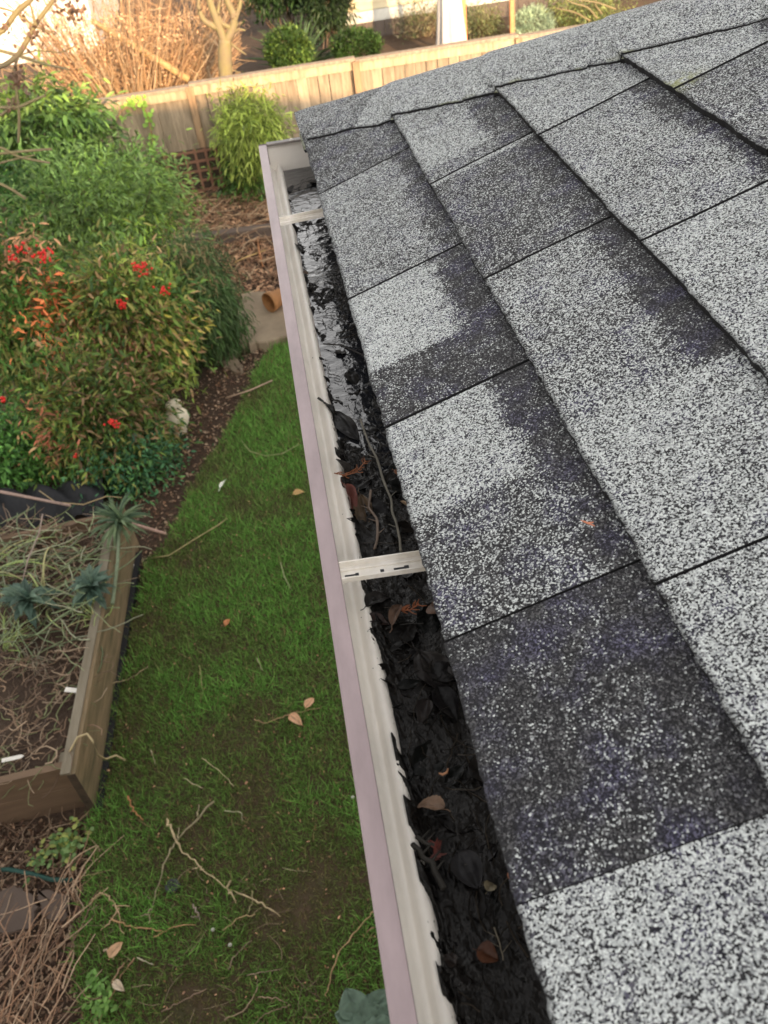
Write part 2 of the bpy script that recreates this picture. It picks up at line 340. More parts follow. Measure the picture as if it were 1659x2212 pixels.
for k in sorted(courses): course_mesh(mb, k, courses[k], .0045)
for k in range(5, 26):
    segs = []; u = -.9
    while u < 1.9:
        l = R.uniform(.14, .33); segs.append((u, u+l, R.choice([.15, .35, .5, .62, .62]), .15, .035, 1)); u += l
    segs[-1] = segs[-1][:5]+(0,)
    course_mesh(mb, k, segs, .03)
roof = mb.build('shingle_roof', M_sh, house); roof['label'] = 'laminated shingles of mixed black and white granules in offset courses'
# deck below, the rest of the slope behind the camera, and the far hip plane
mb = MB()
deck = .0
V0, VM = -.002, 2*1.9
hipu = lambda v: HIP0-HIPK*v
def poly3(mb, pts, C=(.3, 0, 0)):
    pts = [np.array(p, float) for p in pts]; n = len(pts)
    if n == 4: mb.add(pts, [(0, 1, 2, 3)], None, C)
    else: mb.add(pts, None, [(0, 1, 2)], C)
WY = -3.4
poly3(mb, [rp(WY, 0, -.001), rp(hipu(0), 0, -.001), rp(hipu(3.8), 3.8, -.001), rp(WY, 3.8, -.001)], (.05, 1, 0))
mb.build('roof_deck', M_sh, house)
mb = MB()                                    # coarse courses behind the camera
for k in range(26):
    segs = []; u = WY
    v0, v1 = k*EXPO-(.004 if k == 0 else 0), (k+1)*EXPO+.02
    while u < -.91:
        l = R.uniform(.14, .33); u2 = min(u+l, -.902); fr = R.choice([.15, .35, .5, .62])
        if u2-u > .01:
            F = np.array([[rp(u+.0015, v0, .0087), rp(u+.0015, v1, .0012)], [rp(u2-.0015, v0, .0087), rp(u2-.0015, v1, .0012)]]).reshape(2, 2, 3)
            mb.grid(F, np.array([fr, 0, 0])); mb.grid(np.stack([F[:, 0], F[:, 0]-RN*.006], 0), np.array([.05, 1, 0]))
        u = u2+1e-6
mb.build('rear_shingles', M_sh, house)
# far hip plane: falls away to +Y, its eave runs along +X
cor = rp(HIP0, 0); top = rp(hipu(3.8), 3.8)
far_e = np.array([top[0]*2-cor[0], cor[1], cor[2]])
mb = MB(); hd = (top-cor)/np.linalg.norm(top-cor)
poly3(mb, [cor-[0, 0, .002], far_e-[0, 0, .002], top-[0, 0, .002]])
for k in range(26):                          # its courses
    a = k/26; b = (k+1)/26+.004
    p0 = cor+(top-cor)*a; p1 = far_e+(top-far_e)*a; q0 = cor+(top-cor)*min(b, .999); q1 = far_e+(top-far_e)*min(b, .999)
    up = np.cross(far_e-cor, top-cor); up /= np.linalg.norm(up)
    if up[2] < 0: up = -up
    if k == 25: continue
    n = 12
    for j in range(n):
        s0, s1 = j/n, (j+1)/n-.004
        F = np.array([[p0+(p1-p0)*s0+up*.006, q0+(q1-q0)*s0], [p0+(p1-p0)*s1+up*.006, q0+(q1-q0)*s1]])
        mb.grid(F, np.array([R.choice([.2, .4, .6]), 0, 0]))
mb.build('far_roof_slope', M_sh, house)
right_slope = MB()
rr = np.array([far_e[0], WY, cor[2]]); poly3(right_slope, [rp(WY, 3.8, -.001), top, far_e, rr]); right_slope.build('side_roof_slope', M_sh, house)
# hip cap: overlapping folded pieces
hipdir = rp(hipu(1.), 1.)-rp(hipu(0.), 0.); HL = np.linalg.norm(hipdir); hipdir /= HL
nn = RN
side = np.cross(RN, hipdir); side /= np.linalg.norm(side)
if side[1] > 0: side = -side                 # towards our slope / the camera
upf = np.cross(far_e-cor, top-cor); upf /= np.linalg.norm(upf); upf = upf if upf[2] > 0 else -upf
sidef = np.cross(hipdir, upf); sidef /= np.linalg.norm(sidef)
if sidef[1] < 0: sidef = -sidef
mb = MB()
ridgep = rp(HIP0, 0.)
step = .20; L0 = -.012
for i in range(18):
    s0 = L0+i*step if i else L0; s1 = s0+step+.06
    s1 = s0+(.235 if i == 0 else step+.05)
    if i: s0 = L0+.03+i*step-.0
    wd = .128
    fr = .36 if i == 0 else R.uniform(.56, .62)
    for (sd_, nr, sg) in ((side, RN, 1), (sidef, upf, -1)):
        nu, nv = 46, 26
        a = np.linspace(s0, s1, nu+1); b = np.linspace(0, wd, nv+1)
        A, B = np.meshgrid(a, b, indexing='ij')
        ed = (vn(a*30, a*0+i, 71)-.5)*.009+(vn(a*200, a*0, 72)-.5)*.003
        B2 = B+ed[:, None]*(B/wd)
        H = .016+.003*(1-(A-s0)/(s1-s0))+(vn(A*12, B*12, 73+i)-.5)*.002
        rnd = .006*np.exp(-B/.018)           # the fold is rounded
        Pv = ridgep+A[..., None]*hipdir+B2[..., None]*sd_; vv_ = ((Pv-E0)@US)/EXPO
        fr_ = vv_-np.floor(vv_); hr = .0117-.0085*fr_; hr = hr-(.006)*sm(.94, 1.0, fr_)*0
        droop = np.clip((B-wd*.45)/(wd*.55), 0, 1)**1.5*(H-(hr if sg > 0 else .008)-.0022)
        P = ridgep+A[..., None]*hipdir+B2[..., None]*sd_+(H-rnd-droop)[..., None]*nr
        # average normal at the ridge so that both halves meet
        Pn = ridgep+A[..., None]*hipdir+((H-.006)[..., None])*(RN+upf)/2
        tt = np.clip(B/.012, 0, 1)[..., None]; P = Pn*(1-tt)+P*tt
        vco = (P-E0)@US; P = P+US*np.maximum(-.006-vco, 0)[..., None]       # cut flush with the eaves
        yo_ = P[..., 1]-(HIP0+.006); P[..., 1] -= np.maximum(yo_, 0)
        f = fr+(fbm(A*8, B*8, 80+i)-.5)*.2
        if i == 1: f = f
        C = np.zeros(A.shape+(3,)); C[..., 0] = f; C[..., 1] = np.clip((B-wd+.003)/.003, 0, 1)*.8
        if sg > 0: C[..., 2] = .35*(vn(A*40, B*90, 90) > .72)*np.clip((B-wd+.012)/.012, 0, 1)
        mb.grid(P if sg > 0 else P[::-1], C if sg > 0 else C[::-1])
        low = P[:, -1, :]-nr*.0042; mb.grid(np.stack([P[:, -1, :], low], 0), np.array([.05, 1, 0]))
        in2 = low-sd_*.006                   # second laminate ply just under it
        if sg > 0:
            off = sd_*(.004+.006*vn(a*9, a*0, 99))[:, None]-nr*.0010
            mb.grid(np.stack([low, low+off], 0), np.array([.45, .25, .35])); mb.grid(np.stack([low+off, low+off-nr*.006], 0), np.array([.05, 1, 0]))
        lo0 = P[0]-nr*.006; mb.grid(np.stack([P[0], lo0], 0), np.array([.05, 1, 0]))
cap = mb.build('hip_cap', M_sh, house); cap['label'] = 'light grey overlapping cap shingles along the hip ridge'
# fascia, soffit, walls, added sun-blocking mass at the rear
mb = MB(); mb.box((.122, WY, -.16), (.145, 1.70, .038)); mb.box((.145, 1.677, -.16), (far_e[0]-.04, 1.70, .038)); mb.build('fascia', M_fascia, house)
mb = MB(); mb.box((.146, WY, -.16), (.55, 1.676, -.15)); mb.box((.55, 1.28, -.16), (far_e[0]-.3, 1.676, -.15)); mb.build('soffit', M_trim, house)
mb = MB(); wx0 = .55
mb.box((wx0, WY, GZ), (far_e[0]-.45, 1.28, -.151))
for i in range(24): mb.box((wx0-.012, WY, GZ+.15+i*.13), (wx0-.001, 1.292, GZ+.15+i*.13+.12))
for i in range(24): mb.box((wx0-.001, 1.281, GZ+.15+i*.13), (far_e[0]-.45, 1.292, GZ+.15+i*.13+.12))
mb.build('wall', M_house, house)
mb = MB()                                    # unseen hip roofed block added behind the camera to shade roof and yard
mb.box((-8.6, -9, GZ), (7.0, WY-.002, 1.75)); mb.build('sun_block_wall', M_house, house)
mb = MB()
e = [(-9, -9.4, 1.76), (7.4, -9.4, 1.76), (7.4, WY+.4, 1.76), (-9, WY+.4, 1.76)]
rz = 3.3; ra, rb = (-5.4, -6.2, rz), (2.9, -6.2, rz)
for q in ([e[0], e[1], rb, ra], [e[1], e[2], rb], [e[2], e[3], ra, rb], [e[3], e[0], ra], [e[3], e[2], e[1], e[0]]): poly3(mb, q, (.4, 0, 0))
mb.build('sun_block_roof', M_sh, house)

# ---------------------------------------------------------------- gutter (part of the house, with end cap and hangers)
GY0, GY1 = -3.3, 1.772
prof_in = [(.0155, -.001), (.0155, -.006), (.0022, -.0075), (.0022, -.024), (.0030, -.0290), (.0095, -.0330), (.0150, -.0375), (.0188, -.0450), (.0218, -.0525), (.0248, -.0500), (.0275, -.0435), (.0310, -.0408), (.0345, -.0418), (.0372, -.0460), (.0393, -.055), (.0410, -.070), (.0412, -.088), (.117, -.088), (.1185, -.086), (.1185, .012)]
def extr(prof, ys, jit=0):
    P = np.array(prof); F = np.zeros((len(ys), len(P), 3))
    for i, y in enumerate(ys):
        F[i, :, 0] = P[:, 0]; F[i, :, 1] = y; F[i, :, 2] = P[:, 1]
        if jit: F[i, 3:13, 0] += (vn(y*6, 0, 44)-.5)*jit
    return F
ys = np.concatenate([np.linspace(GY0, -.2, 8), np.linspace(-.1, GY1, 90)])
def fine(prof, n=4):
    P = np.array(prof); d = np.arange(len(P)); t = np.linspace(0, len(P)-1, (len(P)-1)*n+1)
    return np.stack([np.interp(t, d, P[:, 0]), np.interp(t, d, P[:, 1])], 1)
mb = MB(); mb.grid(extr(prof_in, ys, .0012))
gut = mb.build('gutter', M_gin, house, smooth=False); gut['label'] = 'long K-style eave gutter, cream inside, full of black muck'
for p in gut.data.polygons: p.use_smooth = True
prof_out = [(.0155, -.0012), (.0150, .0000), (.0012, .0000), (.0, -.0012), (.0, -.0255), (.0018, -.0305), (.0086, -.0347), (.0138, -.0390), (.0175, -.0462), (.0212, -.0545), (.0258, -.0517), (.0285, -.0452), (.0312, -.0425), (.0336, -.0434), (.0358, -.0470), (.0381, -.056), (.0396, -.070), (.0398, -.0895), (.1195, -.0895)]
mb = MB(); mb.grid(extr(prof_out, ys)[::-1]); o = mb.build('gutter_shell', M_alu, house); sub(o, gut); o['label'] = 'mauve grey outer face and rolled lip of the gutter'
# end cap
pc = np.array(prof_in[2:]); y = GY1-.001
mb = MB()
cen = np.array([.07, y, -.04])
ring = [(a, y, b) for a, b in pc]+[(.1185, y, -.001), (.0022, y, -.001)]
ring = ring[:-3]+[(.1185, y, .0)]+[(.0022, y, .0)]
mb.box((.0162, y-.0006, -.0872), (.1183, y+.0001, -.0062))
mb.box((.016, y-.004, -.006), (.1185, y-.0005, -.0008)); mb.build('x', mat('cap_paint', (.72, .69, .65), .5, noise=.5, nscale=18, col2=(.5, .46, .42)), house)
o = bpy.data.objects['x']; o.name = 'end_cap'; sub(o, gut); o['label'] = 'pale end cap closing the far end of the gutter'
mb = MB(); mb.box((.0005, y+.0002, -.0875), (.1195, y+.002, .0012)); mb.box((.016, y-.0125, -.0005), (.121, y+.002, .0035)); o = mb.build('end_cap_flange', mat('cap_flange', (.16, .14, .13), .5, noise=.3, nscale=40), house); sub(o, gut)
mb = MB()
for xx, zz in ((.065, -.002),): mb.lathe([(0, .003), (.003, .0025), (.004, 0)], 10, off=(xx, y-.008, .0035))
o = mb.build('rivet', M_fascia, house); sub(o, gut)
# the gutter bottom rises towards the end cap as a dirty sealant dam
def hanger(yc, wdt, name, tilt):
    mb = MB(); x0, x1 = .0158, .1175
    M = lambda x: tilt*(x-x0)
    n = 24
    for (ya, yb, za, zb, cc) in ((-wdt/2, wdt/2, -.0036, -.0024, 0),):
        mb.obox((x0, yc+ya, za), (x1-x0, tilt*(x1-x0), .001), (0, yb-ya, 0), (0, 0, zb-za))
    for ya, h in ((wdt/2-.0014, .0055), (-wdt/2, .0038)):
        mb.obox((x0, yc+ya, -.0023), (x1-x0, tilt*(x1-x0), .001), (0, .0014, 0), (0, 0, h))
    mb.obox((x0, yc+wdt*.12, -.00235), (x1-x0, tilt*(x1-x0), .001), (0, .0020, 0), (0, 0, .0016))
    mb.obox((x0-.0125, yc-wdt/2, -.0062), (.0122, 0, 0), (0, wdt, 0), (0, 0, .0012))
    h = mb.build(name, M_hang, house); sub(h, gut)
    for t, ln, wd in ((.085, .011, .0018), (.14, .003, .0034), (.36, .0034, .0034), (.52, .012, .0022), (.575, .004, .0044)):
        mb = MB(); xx = x0+t*(x1-x0)
        mb.obox((xx-ln/2, yc-.0032-wd/2+tilt*t*.1017, -.00232+.001*t), (ln, tilt*ln, 0), (0, wd, 0), (0, 0, .0003))
        o = mb.build('hanger_slot', M_blk, house); sub(o, gut)
    return h
M_hang = mat('hanger_steel', (.82, .79, .75), .35, noise=.7, nscale=26, col2=(.36, .31, .22), spec=.5, stretch=(1, 1, 1))
h1 = hanger(.5605, .0205, 'hanger', -.07); h1['label'] = 'near strip hanger across the gutter, slotted and dirty near the roof'
h2 = hanger(1.379, .0205, 'hanger', .09); h2['label'] = 'far strip hanger across the gutter'

# ================================================================= WHAT LIES IN THE GUTTER
WZ = -.0535
# muck surface
ny, nx = 1500, 84
yy = np.linspace(-.1, GY1-.003, ny); xx = np.linspace(.0325, .1182, nx); Y, X = np.meshgrid(yy, xx, indexing='ij')
lvl = -.049-.0088*sm(.72, .95, Y)*(1-.45*np.exp(-((Y-1.2)/.05)**2))-.012*sm(1.58, 1.66, Y)
big = fbm(X*45+3, Y*26, 3, 3)-.5
wr = 1-np.abs(fbm(X*150+big*5, Y*90, 12, 3)*2-1)          # ridged wrinkles
fine_ = fbm(X*420, Y*420, 20, 3)-.5
wav = np.sin((Y*240+big*26+X*90))*.5
far_ = sm(.70, .86, Y); Z = lvl+big*.013+(wr-.7)*(.0034+.0075*far_)+fine_*(.0012+.003*far_)+wav*.0005*far_+sm(.095, .1182, X)*.007
lft = 1-sm(.034, .050, X)
Z += lft*np.clip((fbm(Y*44+X*60, X*90, 41, 6)-.52)*.075, -.004, .010)
mb = MB(); Z = np.maximum(Z, np.interp(X, [.0310, .0345, .0372, .0393, .0410], [-.0416, -.0425, -.0467, -.0560, -.088]))
mb.grid(np.stack([X, Y, Z], -1)[:, ::-1])
mk = mb.build('gutter_muck', M_muck, smooth=True); tag(mk, 'black wet sludge of rotted leaves filling the gutter from end to end', 'muck', kind='stuff')
# water standing in the far half
M_water = mat('water', (.012, .013, .016), .04, bump=.3, bscale=60, bdist=.006, spec=1.0, noise=.2)
M_water.node_tree.nodes['Principled BSDF'].inputs['IOR'].default_value = 1.6
mb = MB(); ny2 = 60; yw = np.linspace(.66, GY1-.003, ny2); F = np.zeros((ny2, 2, 3)); F[:, :, 1] = yw[:, None]; F[:, 0, 0] = .1183; F[:, 1, 0] = .0385; F[:, :, 2] = WZ
mb.grid(F); o = mb.build('water', M_water); tag(o, 'shallow water standing over the muck in the far half of the gutter', 'water', kind='structure')

def big_leaf(mb, P, D, N, L, W, col, curl=.2, fold=.25, teeth=0, seed=0, nu=12, nv=6, stem=.25, tip=1.0):
    D = np.array(D, float); D /= np.linalg.norm(D); N = np.array(N, float); Sd = np.cross(D, N); Sd /= np.linalg.norm(Sd); N = np.cross(Sd, D)
    t = np.linspace(0, 1, nu+1); s_ = np.linspace(-1, 1, nv*2+1)
    T_, S_ = np.meshgrid(t, s_, indexing='ij')
    prof = (np.sin(np.pi*np.clip(T_, 0, 1)**(.75*tip))**.85)
    w_ = W/2*prof*(1+teeth*((np.floor(T_*nu) % 2)-.5))
    ang = curl*T_*2.2
    Xl = L*np.sin(np.maximum(ang, 1e-4))/np.maximum(curl*2.2, 1e-4) if curl > 0 else L*T_
    Zl = L*(1-np.cos(ang))/(curl*2.2) if curl > 0 else T_*0
    Zl = -Zl+np.abs(S_)*w_*fold*2+(vn(T_*5+seed, S_*3+seed, 7)-.5)*L*.09
    F = np.array(P)+Xl[..., None]*D+(S_*w_)[..., None]*Sd+Zl[..., None]*N
    shade = 1-.28*np.exp(-(S_/.10)**2)+(vn(T_*9+seed, S_*5, 3)-.5)*.5
    mb.grid(F, np.clip(np.array(col)[None, None]*shade[..., None], 0, 1))
    if stem:
        b = np.array(P); mb.tube([b-D*L*stem, b-D*L*stem*.5+Sd*L*.03, b], [L*.012, L*.014, L*.012], 5, np.array(col)*1.1)
def at_muck(x, y, z=-.047): return onz(x, y, z)
# unresolved mat of rotted leaves
mb = MB()
for i in range(170):
    y_ = R.uniform(.12, 1.72); x_ = R.uniform(.045, .114)
    if y_ > .75 and R.random() < .72: continue
    a = R.uniform(0, 6.28); L_ = R.uniform(.022, .05); c = R.choice([(.003, .0035, .003), (.006, .005, .0045), (.010, .008, .0065), (.005, .004, .0045)])
    z_ = (-.0475 if y_ < .8 else -.0525)+R.uniform(-.003, .003)
    big_leaf(mb, (x_-math.cos(a)*L_/2, y_-math.sin(a)*L_/2, z_), (math.cos(a), math.sin(a), R.uniform(-.06, .06)), (R.uniform(-.15, .15), R.uniform(-.15, .15), 1), L_, L_*R.uniform(.35, .6), c, R.uniform(.05, .25), R.uniform(0, .12), .1, i, 8, 3)
for i in range(26):                            # tips splayed up the front wall
    y_ = R.uniform(.15, 1.6); a = math.pi+R.uniform(-1.1, 1.1); L_ = R.uniform(.006, .018)
    big_leaf(mb, (.0425, y_, -.047-(.005 if y_ > .8 else 0)), (math.cos(a), math.sin(a), R.uniform(.3, .9)), (.6, R.uniform(-.3, .3), .8), L_, L_*R.uniform(.2, .5), (.005, .004, .0035), R.uniform(.05, .3), .2, .1, i, 7, 3)
o = mb.build('leaf_litter', M_wet, smooth=True); tag(o, 'matted blackened leaves soaking in the gutter muck', 'leaf litter', kind='stuff')
# fine rootlets / stems in the muck
mb = MB()
for i in range(260):
    y_ = R.uniform(.1, 1.7); x_ = R.uniform(.045, .115); a = R.uniform(0, 6.28); L_ = R.uniform(.01, .045); p = np.array([x_, y_, (-.045 if y_ < .8 else -.051)]); P = []
    for k in range(6): P.append(p.copy()); a += R.uniform(-.5, .5); p = p+np.array([math.cos(a), math.sin(a), R.uniform(-.12, .12)])*L_/6
    P = np.array(P); P[:, 0] = np.clip(P[:, 0], .043, .117)
    mb.tube(P, R.uniform(.00025, .0006), 4, R.choice([(.02, .016, .012), (.05, .04, .03), (.01, .008, .006)]))
o = mb.build('rootlets', M_wet); tag(o, 'thin dark stems and rootlets lying across the gutter muck', 'rootlets', kind='stuff')

def gleaf(px, py, tx, ty, W, col, label, z=-.043, curl=.2, fold=.25, dry=True, tilt=0, nrm=(0, 0, 1), teeth=0, seed=1, stem=.2, z2=None, name='fallen_leaf'):
    a = onz(px, py, z); b = onz(tx, ty, z if z2 is None else z2); L_ = float(np.linalg.norm(b-a))
    mb = MB(); big_leaf(mb, (0, 0, 0), (b-a)/L_, nrm, L_, W, col, curl, fold, teeth, seed, 16, 6, stem)
    o = mb.build(name, M_dry if dry else M_wet, smooth=True); o.location = a; tag(o, label, 'leaf', 'leaves lying in the gutter'); return o
BR = (.055, .026, .014); DK = (.013, .011, .010); GY = (.030, .027, .026); TN = (.13, .085, .05)
gleaf(748, 1022, 733, 984, .017, (.035, .030, .027), 'dark oval leaf standing on edge against the cream gutter wall above the brown sprig', z=-.042, z2=-.030, nrm=(.8, -.3, .6), curl=.25, dry=False, seed=3)
gleaf(742, 1046, 773, 1113, .011, (.10, .030, .022), 'reddish brown folded narrow leaf against the gutter wall', z=-.036, z2=-.046, nrm=(.5, 0, .85), fold=.8, seed=5)
gleaf(778, 1068, 792, 1140, .020, (.105, .070, .042), 'large flat tan brown leaf beside the reddish folded leaf', z=-.045, curl=.1, fold=.08, dry=False, seed=8)
gleaf(852, 1016, 878, 1034, .009, (.13, .05, .022), 'small rust brown leaf at the shingle edge above the tan stalk', z=-.038, seed=9)
gleaf(865, 1082, 900, 1108, .004, (.28, .20, .13), 'thin tan curled leaf lying at the shingle edge', z=-.036, fold=.9, seed=10, stem=0)
gleaf(790, 1310, 846, 1268, .018, GY, 'grey brown broad leaf just below the near hanger', z=-.041, curl=.35, dry=False, seed=11)
gleaf(846, 1352, 866, 1282, .011, (.105, .062, .042), 'long pale brown leaf pointing up towards the near hanger', z=-.038, fold=.5, curl=.3, seed=12)
gleaf(948, 1322, 918, 1294, .016, (.085, .045, .028), 'brown leaf at the shingle edge below the near hanger', z=-.036, curl=.4, seed=13, nrm=(-.5, 0, .8))
gleaf(790, 1335, 842, 1342, .013, (.03, .018, .016), 'dark maroon leaf flat below the grey brown leaf', z=-.044, dry=False, seed=14)
gleaf(905, 1405, 985, 1500, .030, (.026, .023, .022), 'largest black grey leaf plastered flat by the shingle edge', z=-.045, curl=.12, fold=.05, dry=False, seed=15)
gleaf(960, 1748, 896, 1722, .017, (.16, .098, .062), 'brown crinkled leaf with a pale stalk in the middle of the near muck', z=-.040, curl=.3, fold=.2, teeth=.12, seed=16, nrm=(.2, .3, .9))
gleaf(1052, 1925, 1070, 1896, .009, (.12, .10, .06), 'small yellowish curled leaf in the near muck', z=-.041, curl=.5, seed=17)
gleaf(1098, 1898, 1110, 1890, .006, (.30, .11, .05), 'tiny orange leaf scrap close to the shingle edge', z=-.040, seed=18, stem=0)
gleaf(1030, 2052, 1078, 2072, .014, (.085, .032, .016), 'wet red brown leaf nearest to the viewer', z=-.043, curl=.15, dry=False, seed=19)
gleaf(985, 2085, 958, 2062, .009, (.02, .014, .012), 'black pointed leaf poking over the cream wall nearest the viewer', z=-.040, z2=-.036, dry=False, seed=20)
gleaf(722, 898, 694, 846, .010, (.012, .011, .009), 'black pointed leaf splayed up the cream wall in the middle', z=-.045, z2=-.034, dry=False, seed=21, nrm=(.6, 0, .7))
gleaf(740, 876, 716, 855, .008, (.012, .011, .009), 'short black leaf tip beside the splayed pointed leaf', z=-.044, z2=-.038, dry=False, seed=22, nrm=(.6, 0, .7))
gleaf(700, 778, 674, 768, .006, (.014, .012, .011), 'narrow black leaf tip lying across the cream wall by the water', z=-.045, z2=-.040, dry=False, seed=23)
gleaf(722, 890, 775, 945, .024, (.022, .021, .021), 'dark rounded wet leaf at the near end of the standing water', z=-.046, curl=.1, fold=.05, dry=False, seed=24)
gleaf(925, 1510, 905, 1560, .014, (.024, .02, .019), 'dull black leaf under the largest leaf', z=-.044, dry=False, seed=25)
gleaf(990, 1840, 1035, 1920, .022, (.028, .027, .029), 'smooth bluish black long leaf beside the red sprig', z=-.044, curl=.1, fold=.1, dry=False, seed=26)
gleaf(650, 545, 640, 520, .012, DK, 'black curled leaf stuck to the wall beyond the open water', z=-.047, z2=-.038, dry=False, seed=27, nrm=(.6, 0, .7))
gleaf(652, 590, 668, 590, .010, (.07, .045, .03), 'brown leaf corner at the edge of the brightest water', z=-.048, seed=28)
gleaf(800, 1612, 862, 1640, .016, (.02, .019, .019), 'flat black leaf against the wall left of the near muck', z=-.045, dry=False, seed=29) if False else None
def gsprig(pts, label, col, z=-.041, n=26):
    mb = MB(); P = np.array([onz(x, y, z) for x, y in pts]); t = np.linspace(0, len(P)-1, 16); Q = np.stack([np.interp(t, np.arange(len(P)), P[:, k]) for k in range(3)], 1)
    loc = Q[0].copy(); Q = Q-loc; mb.tube(Q, .0007, 5, col)
    dirs = np.gradient(Q, axis=0)
    for k in range(n):
        i = R.randrange(1, 16); d = dirs[i]/np.linalg.norm(dirs[i]); sd_ = np.array([-d[1], d[0], .3])*R.choice([-1, 1])
        e_ = (d*.7+sd_*.8); L_ = R.uniform(.003, .007); mb.tube([Q[i], Q[i]+e_*L_*.6, Q[i]+e_*L_+d*L_*.3], [.0006, .0006, .0003], 4, np.array(col)*R.uniform(.6, 1.3))
    o = mb.build('conifer_sprig', M_dry); o.location = loc; tag(o, label, 'sprig', 'conifer sprigs in the gutter')
gsprig([(722, 1022), (745, 1027), (770, 1020), (789, 997)], 'orange brown conifer sprig against the wall below the oval leaf', (.22, .075, .028))
gsprig([(862, 1318), (885, 1318), (905, 1305)], 'small rust conifer sprig below the near hanger', (.20, .06, .02), z=-.037, n=18)
gsprig([(925, 1858), (945, 1840), (938, 1820)], 'dark red conifer sprig in the near muck', (.09, .02, .015), n=22)
gsprig([(1098, 1490), (1103, 1510)], 'tan conifer sprig caught at the shingle edge', (.20, .12, .05), z=-.03, n=10)
gsprig([(1260, 1122), (1272, 1130), (1284, 1136)], 'tiny orange needle sprig lying on the dark shingle', (.35, .13, .07), z=0, n=6) if False else None
def gtwig(pts, r, label, col, z=-.0425):
    P = np.array([onz(x, y, z+(-.002 if i in (0, len(pts)-1) else 0)) for i, (x, y) in enumerate(pts)]); t = np.linspace(0, len(P)-1, 40)
    Q = np.stack([np.interp(t, np.arange(len(P)), P[:, k]) for k in range(3)], 1)
    Q[:, 0] += (vn(t*1.7, t*0, len(pts))-.5)*.003; Q[:, 1] += (vn(t*1.7, t*0, 5)-.5)*.002
    loc = Q[0].copy(); Q -= loc; mb = MB(); rr_ = r*(1+.35*(vn(t*2.2, t*0, 6)-.5)); mb.tube(Q, rr_, 7, col)
    for i in (11, 22, 30): mb.tube([Q[i], Q[i]+np.array([R.choice([-1, 1])*.008, .006, .001])], [r*.5, r*.25], 5, col)
    o = mb.build('twig', M_stick, smooth=True); o.location = loc; tag(o, label, 'twig', 'twigs lying in the gutter')
gtwig([(778, 905), (800, 960), (815, 990), (828, 1035), (842, 1075), (854, 1120), (862, 1168), (864, 1192)], .0013, 'long thin grey twig lying lengthwise in the muck towards the near hanger', (.14, .13, .105))
gtwig([(803, 1058), (797, 1095), (812, 1120), (816, 1152), (810, 1185)], .0014, 'short crooked brown twig left of the long grey twig', (.15, .11, .085))
gtwig([(700, 742), (740, 745), (790, 770)], .001, 'thin black twig lying across the water', (.02, .018, .016), z=-.047)
gtwig([(893, 1822), (915, 1850), (935, 1868), (960, 1920)], .0022, 'rough black forked twig resting against the near cream wall', (.014, .012, .009), z=-.040)
gtwig([(903, 1805), (920, 1818), (945, 1830)], .0017, 'stubby black twig end just above the forked black twig', (.014, .012, .009), z=-.040)
gtwig([(1070, 2000), (1085, 2040), (1090, 2075)], .0005, 'hair thin pale stem near the bottom of the view', (.10, .085, .06), z=-.042)
mb = MB(); P = np.array([onz(*q, -.038) for q in ((948, 1775-105), (956, 1673), (965, 1669), (968, 1660))]); mb.tube(P-P[0], [.0006, .0012, .0012, .0006], 6, (.35, .17, .09))
o = mb.build('curled_stem', M_dry, smooth=True); o.location = P[0]; tag(o, 'small pale orange curled stem above the brown crinkled leaf', 'stem')
# scrap on the shingles
def on_roof(x, y, h=.01):
    d = ray(x, y); return CAM+d*(RN@(E0+RN*h-CAM))/(RN@d)
mb = MB(); P = np.array([on_roof(x, y) for x, y in ((1255, 1124), (1270, 1130), (1284, 1136))]); mb.tube(P-P[0], [.0004, .001, .0004], 5, (.42, .16, .09)); mb.tube([P[1]-P[0], on_roof(1282, 1128)-P[0]], [.0008, .0004], 5, (.42, .16, .09))
o = mb.build('needle_scrap', M_dry); o.location = P[0]; tag(o, 'tiny orange needle scrap lying on the dark shingle', 'needle')

# ================================================================= GROUND
mb = MB(); n = 120
gx = np.linspace(-9, 9, n); gy = np.linspace(-3, 22, n+60); Xg, Yg = np.meshgrid(gx, gy, indexing='ij')
def gh(x, y): return GZ-.012+(fbm(np.asarray(x)*1.3, np.asarray(y)*1.3, 61, 3)-.5)*.05*sm(.3, 1, np.abs(np.asarray(x)+.0)*0+1)
Zg = GZ-.03+(fbm(Xg*1.5, Yg*1.5, 61, 3)-.5)*.03
mb.grid(np.stack([Xg, Yg, Zg], -1))
o = mb.build('ground', M_soil, smooth=True); tag(o, 'dark brown garden soil', 'ground', kind='structure')
mb = MB(); mb.add([(-400, -400, GZ-.06), (400, -400, GZ-.06), (400, 400, GZ-.06), (-400, 400, GZ-.06)], [(0, 1, 2, 3)])
o = mb.build('terrain', M_soil); tag(o, 'dark open ground reaching to the horizon', 'ground', kind='structure')
# lawn outline, in measured ground points
lawn_px = [(900, 2330), (150, 2330), (170, 2100), (175, 1900), (205, 1760), (232, 1600), (250, 1480), (285, 1330), (318, 1215), (380, 1150), (420, 1040), (470, 960), (520, 870), (560, 790), (600, 745), (660, 738), (760, 735), (950, 800), (1150, 1000), (1500, 1500)]
LP = np.array([onz(x, y)[:2] for x, y in lawn_px])
def inpoly(x, y, P):
    x = np.asarray(x); y = np.asarray(y); c = np.zeros(x.shape, bool); j = len(P)-1
    for i in range(len(P)):
        xi, yi = P[i]; xj, yj = P[j]
        c ^= ((yi > y) != (yj > y)) & (x < (xj-xi)*(y-yi)/(yj-yi+1e-12)+xi); j = i
    return c
def pgauss(x, y, blobs):
    r_ = np.zeros_like(np.asarray(x, float))
    for px, py, rx, ry, a in blobs:
        c = onz(px, py)[:2]; ex_ = abs(onz(px+rx, py)[0]-c[0]); ey_ = abs(onz(px, py-ry)[1]-c[1])
        r_ += a*np.exp(-(((x-c[0])/ex_)**2+((y-c[1])/ey_)**2))
    return r_
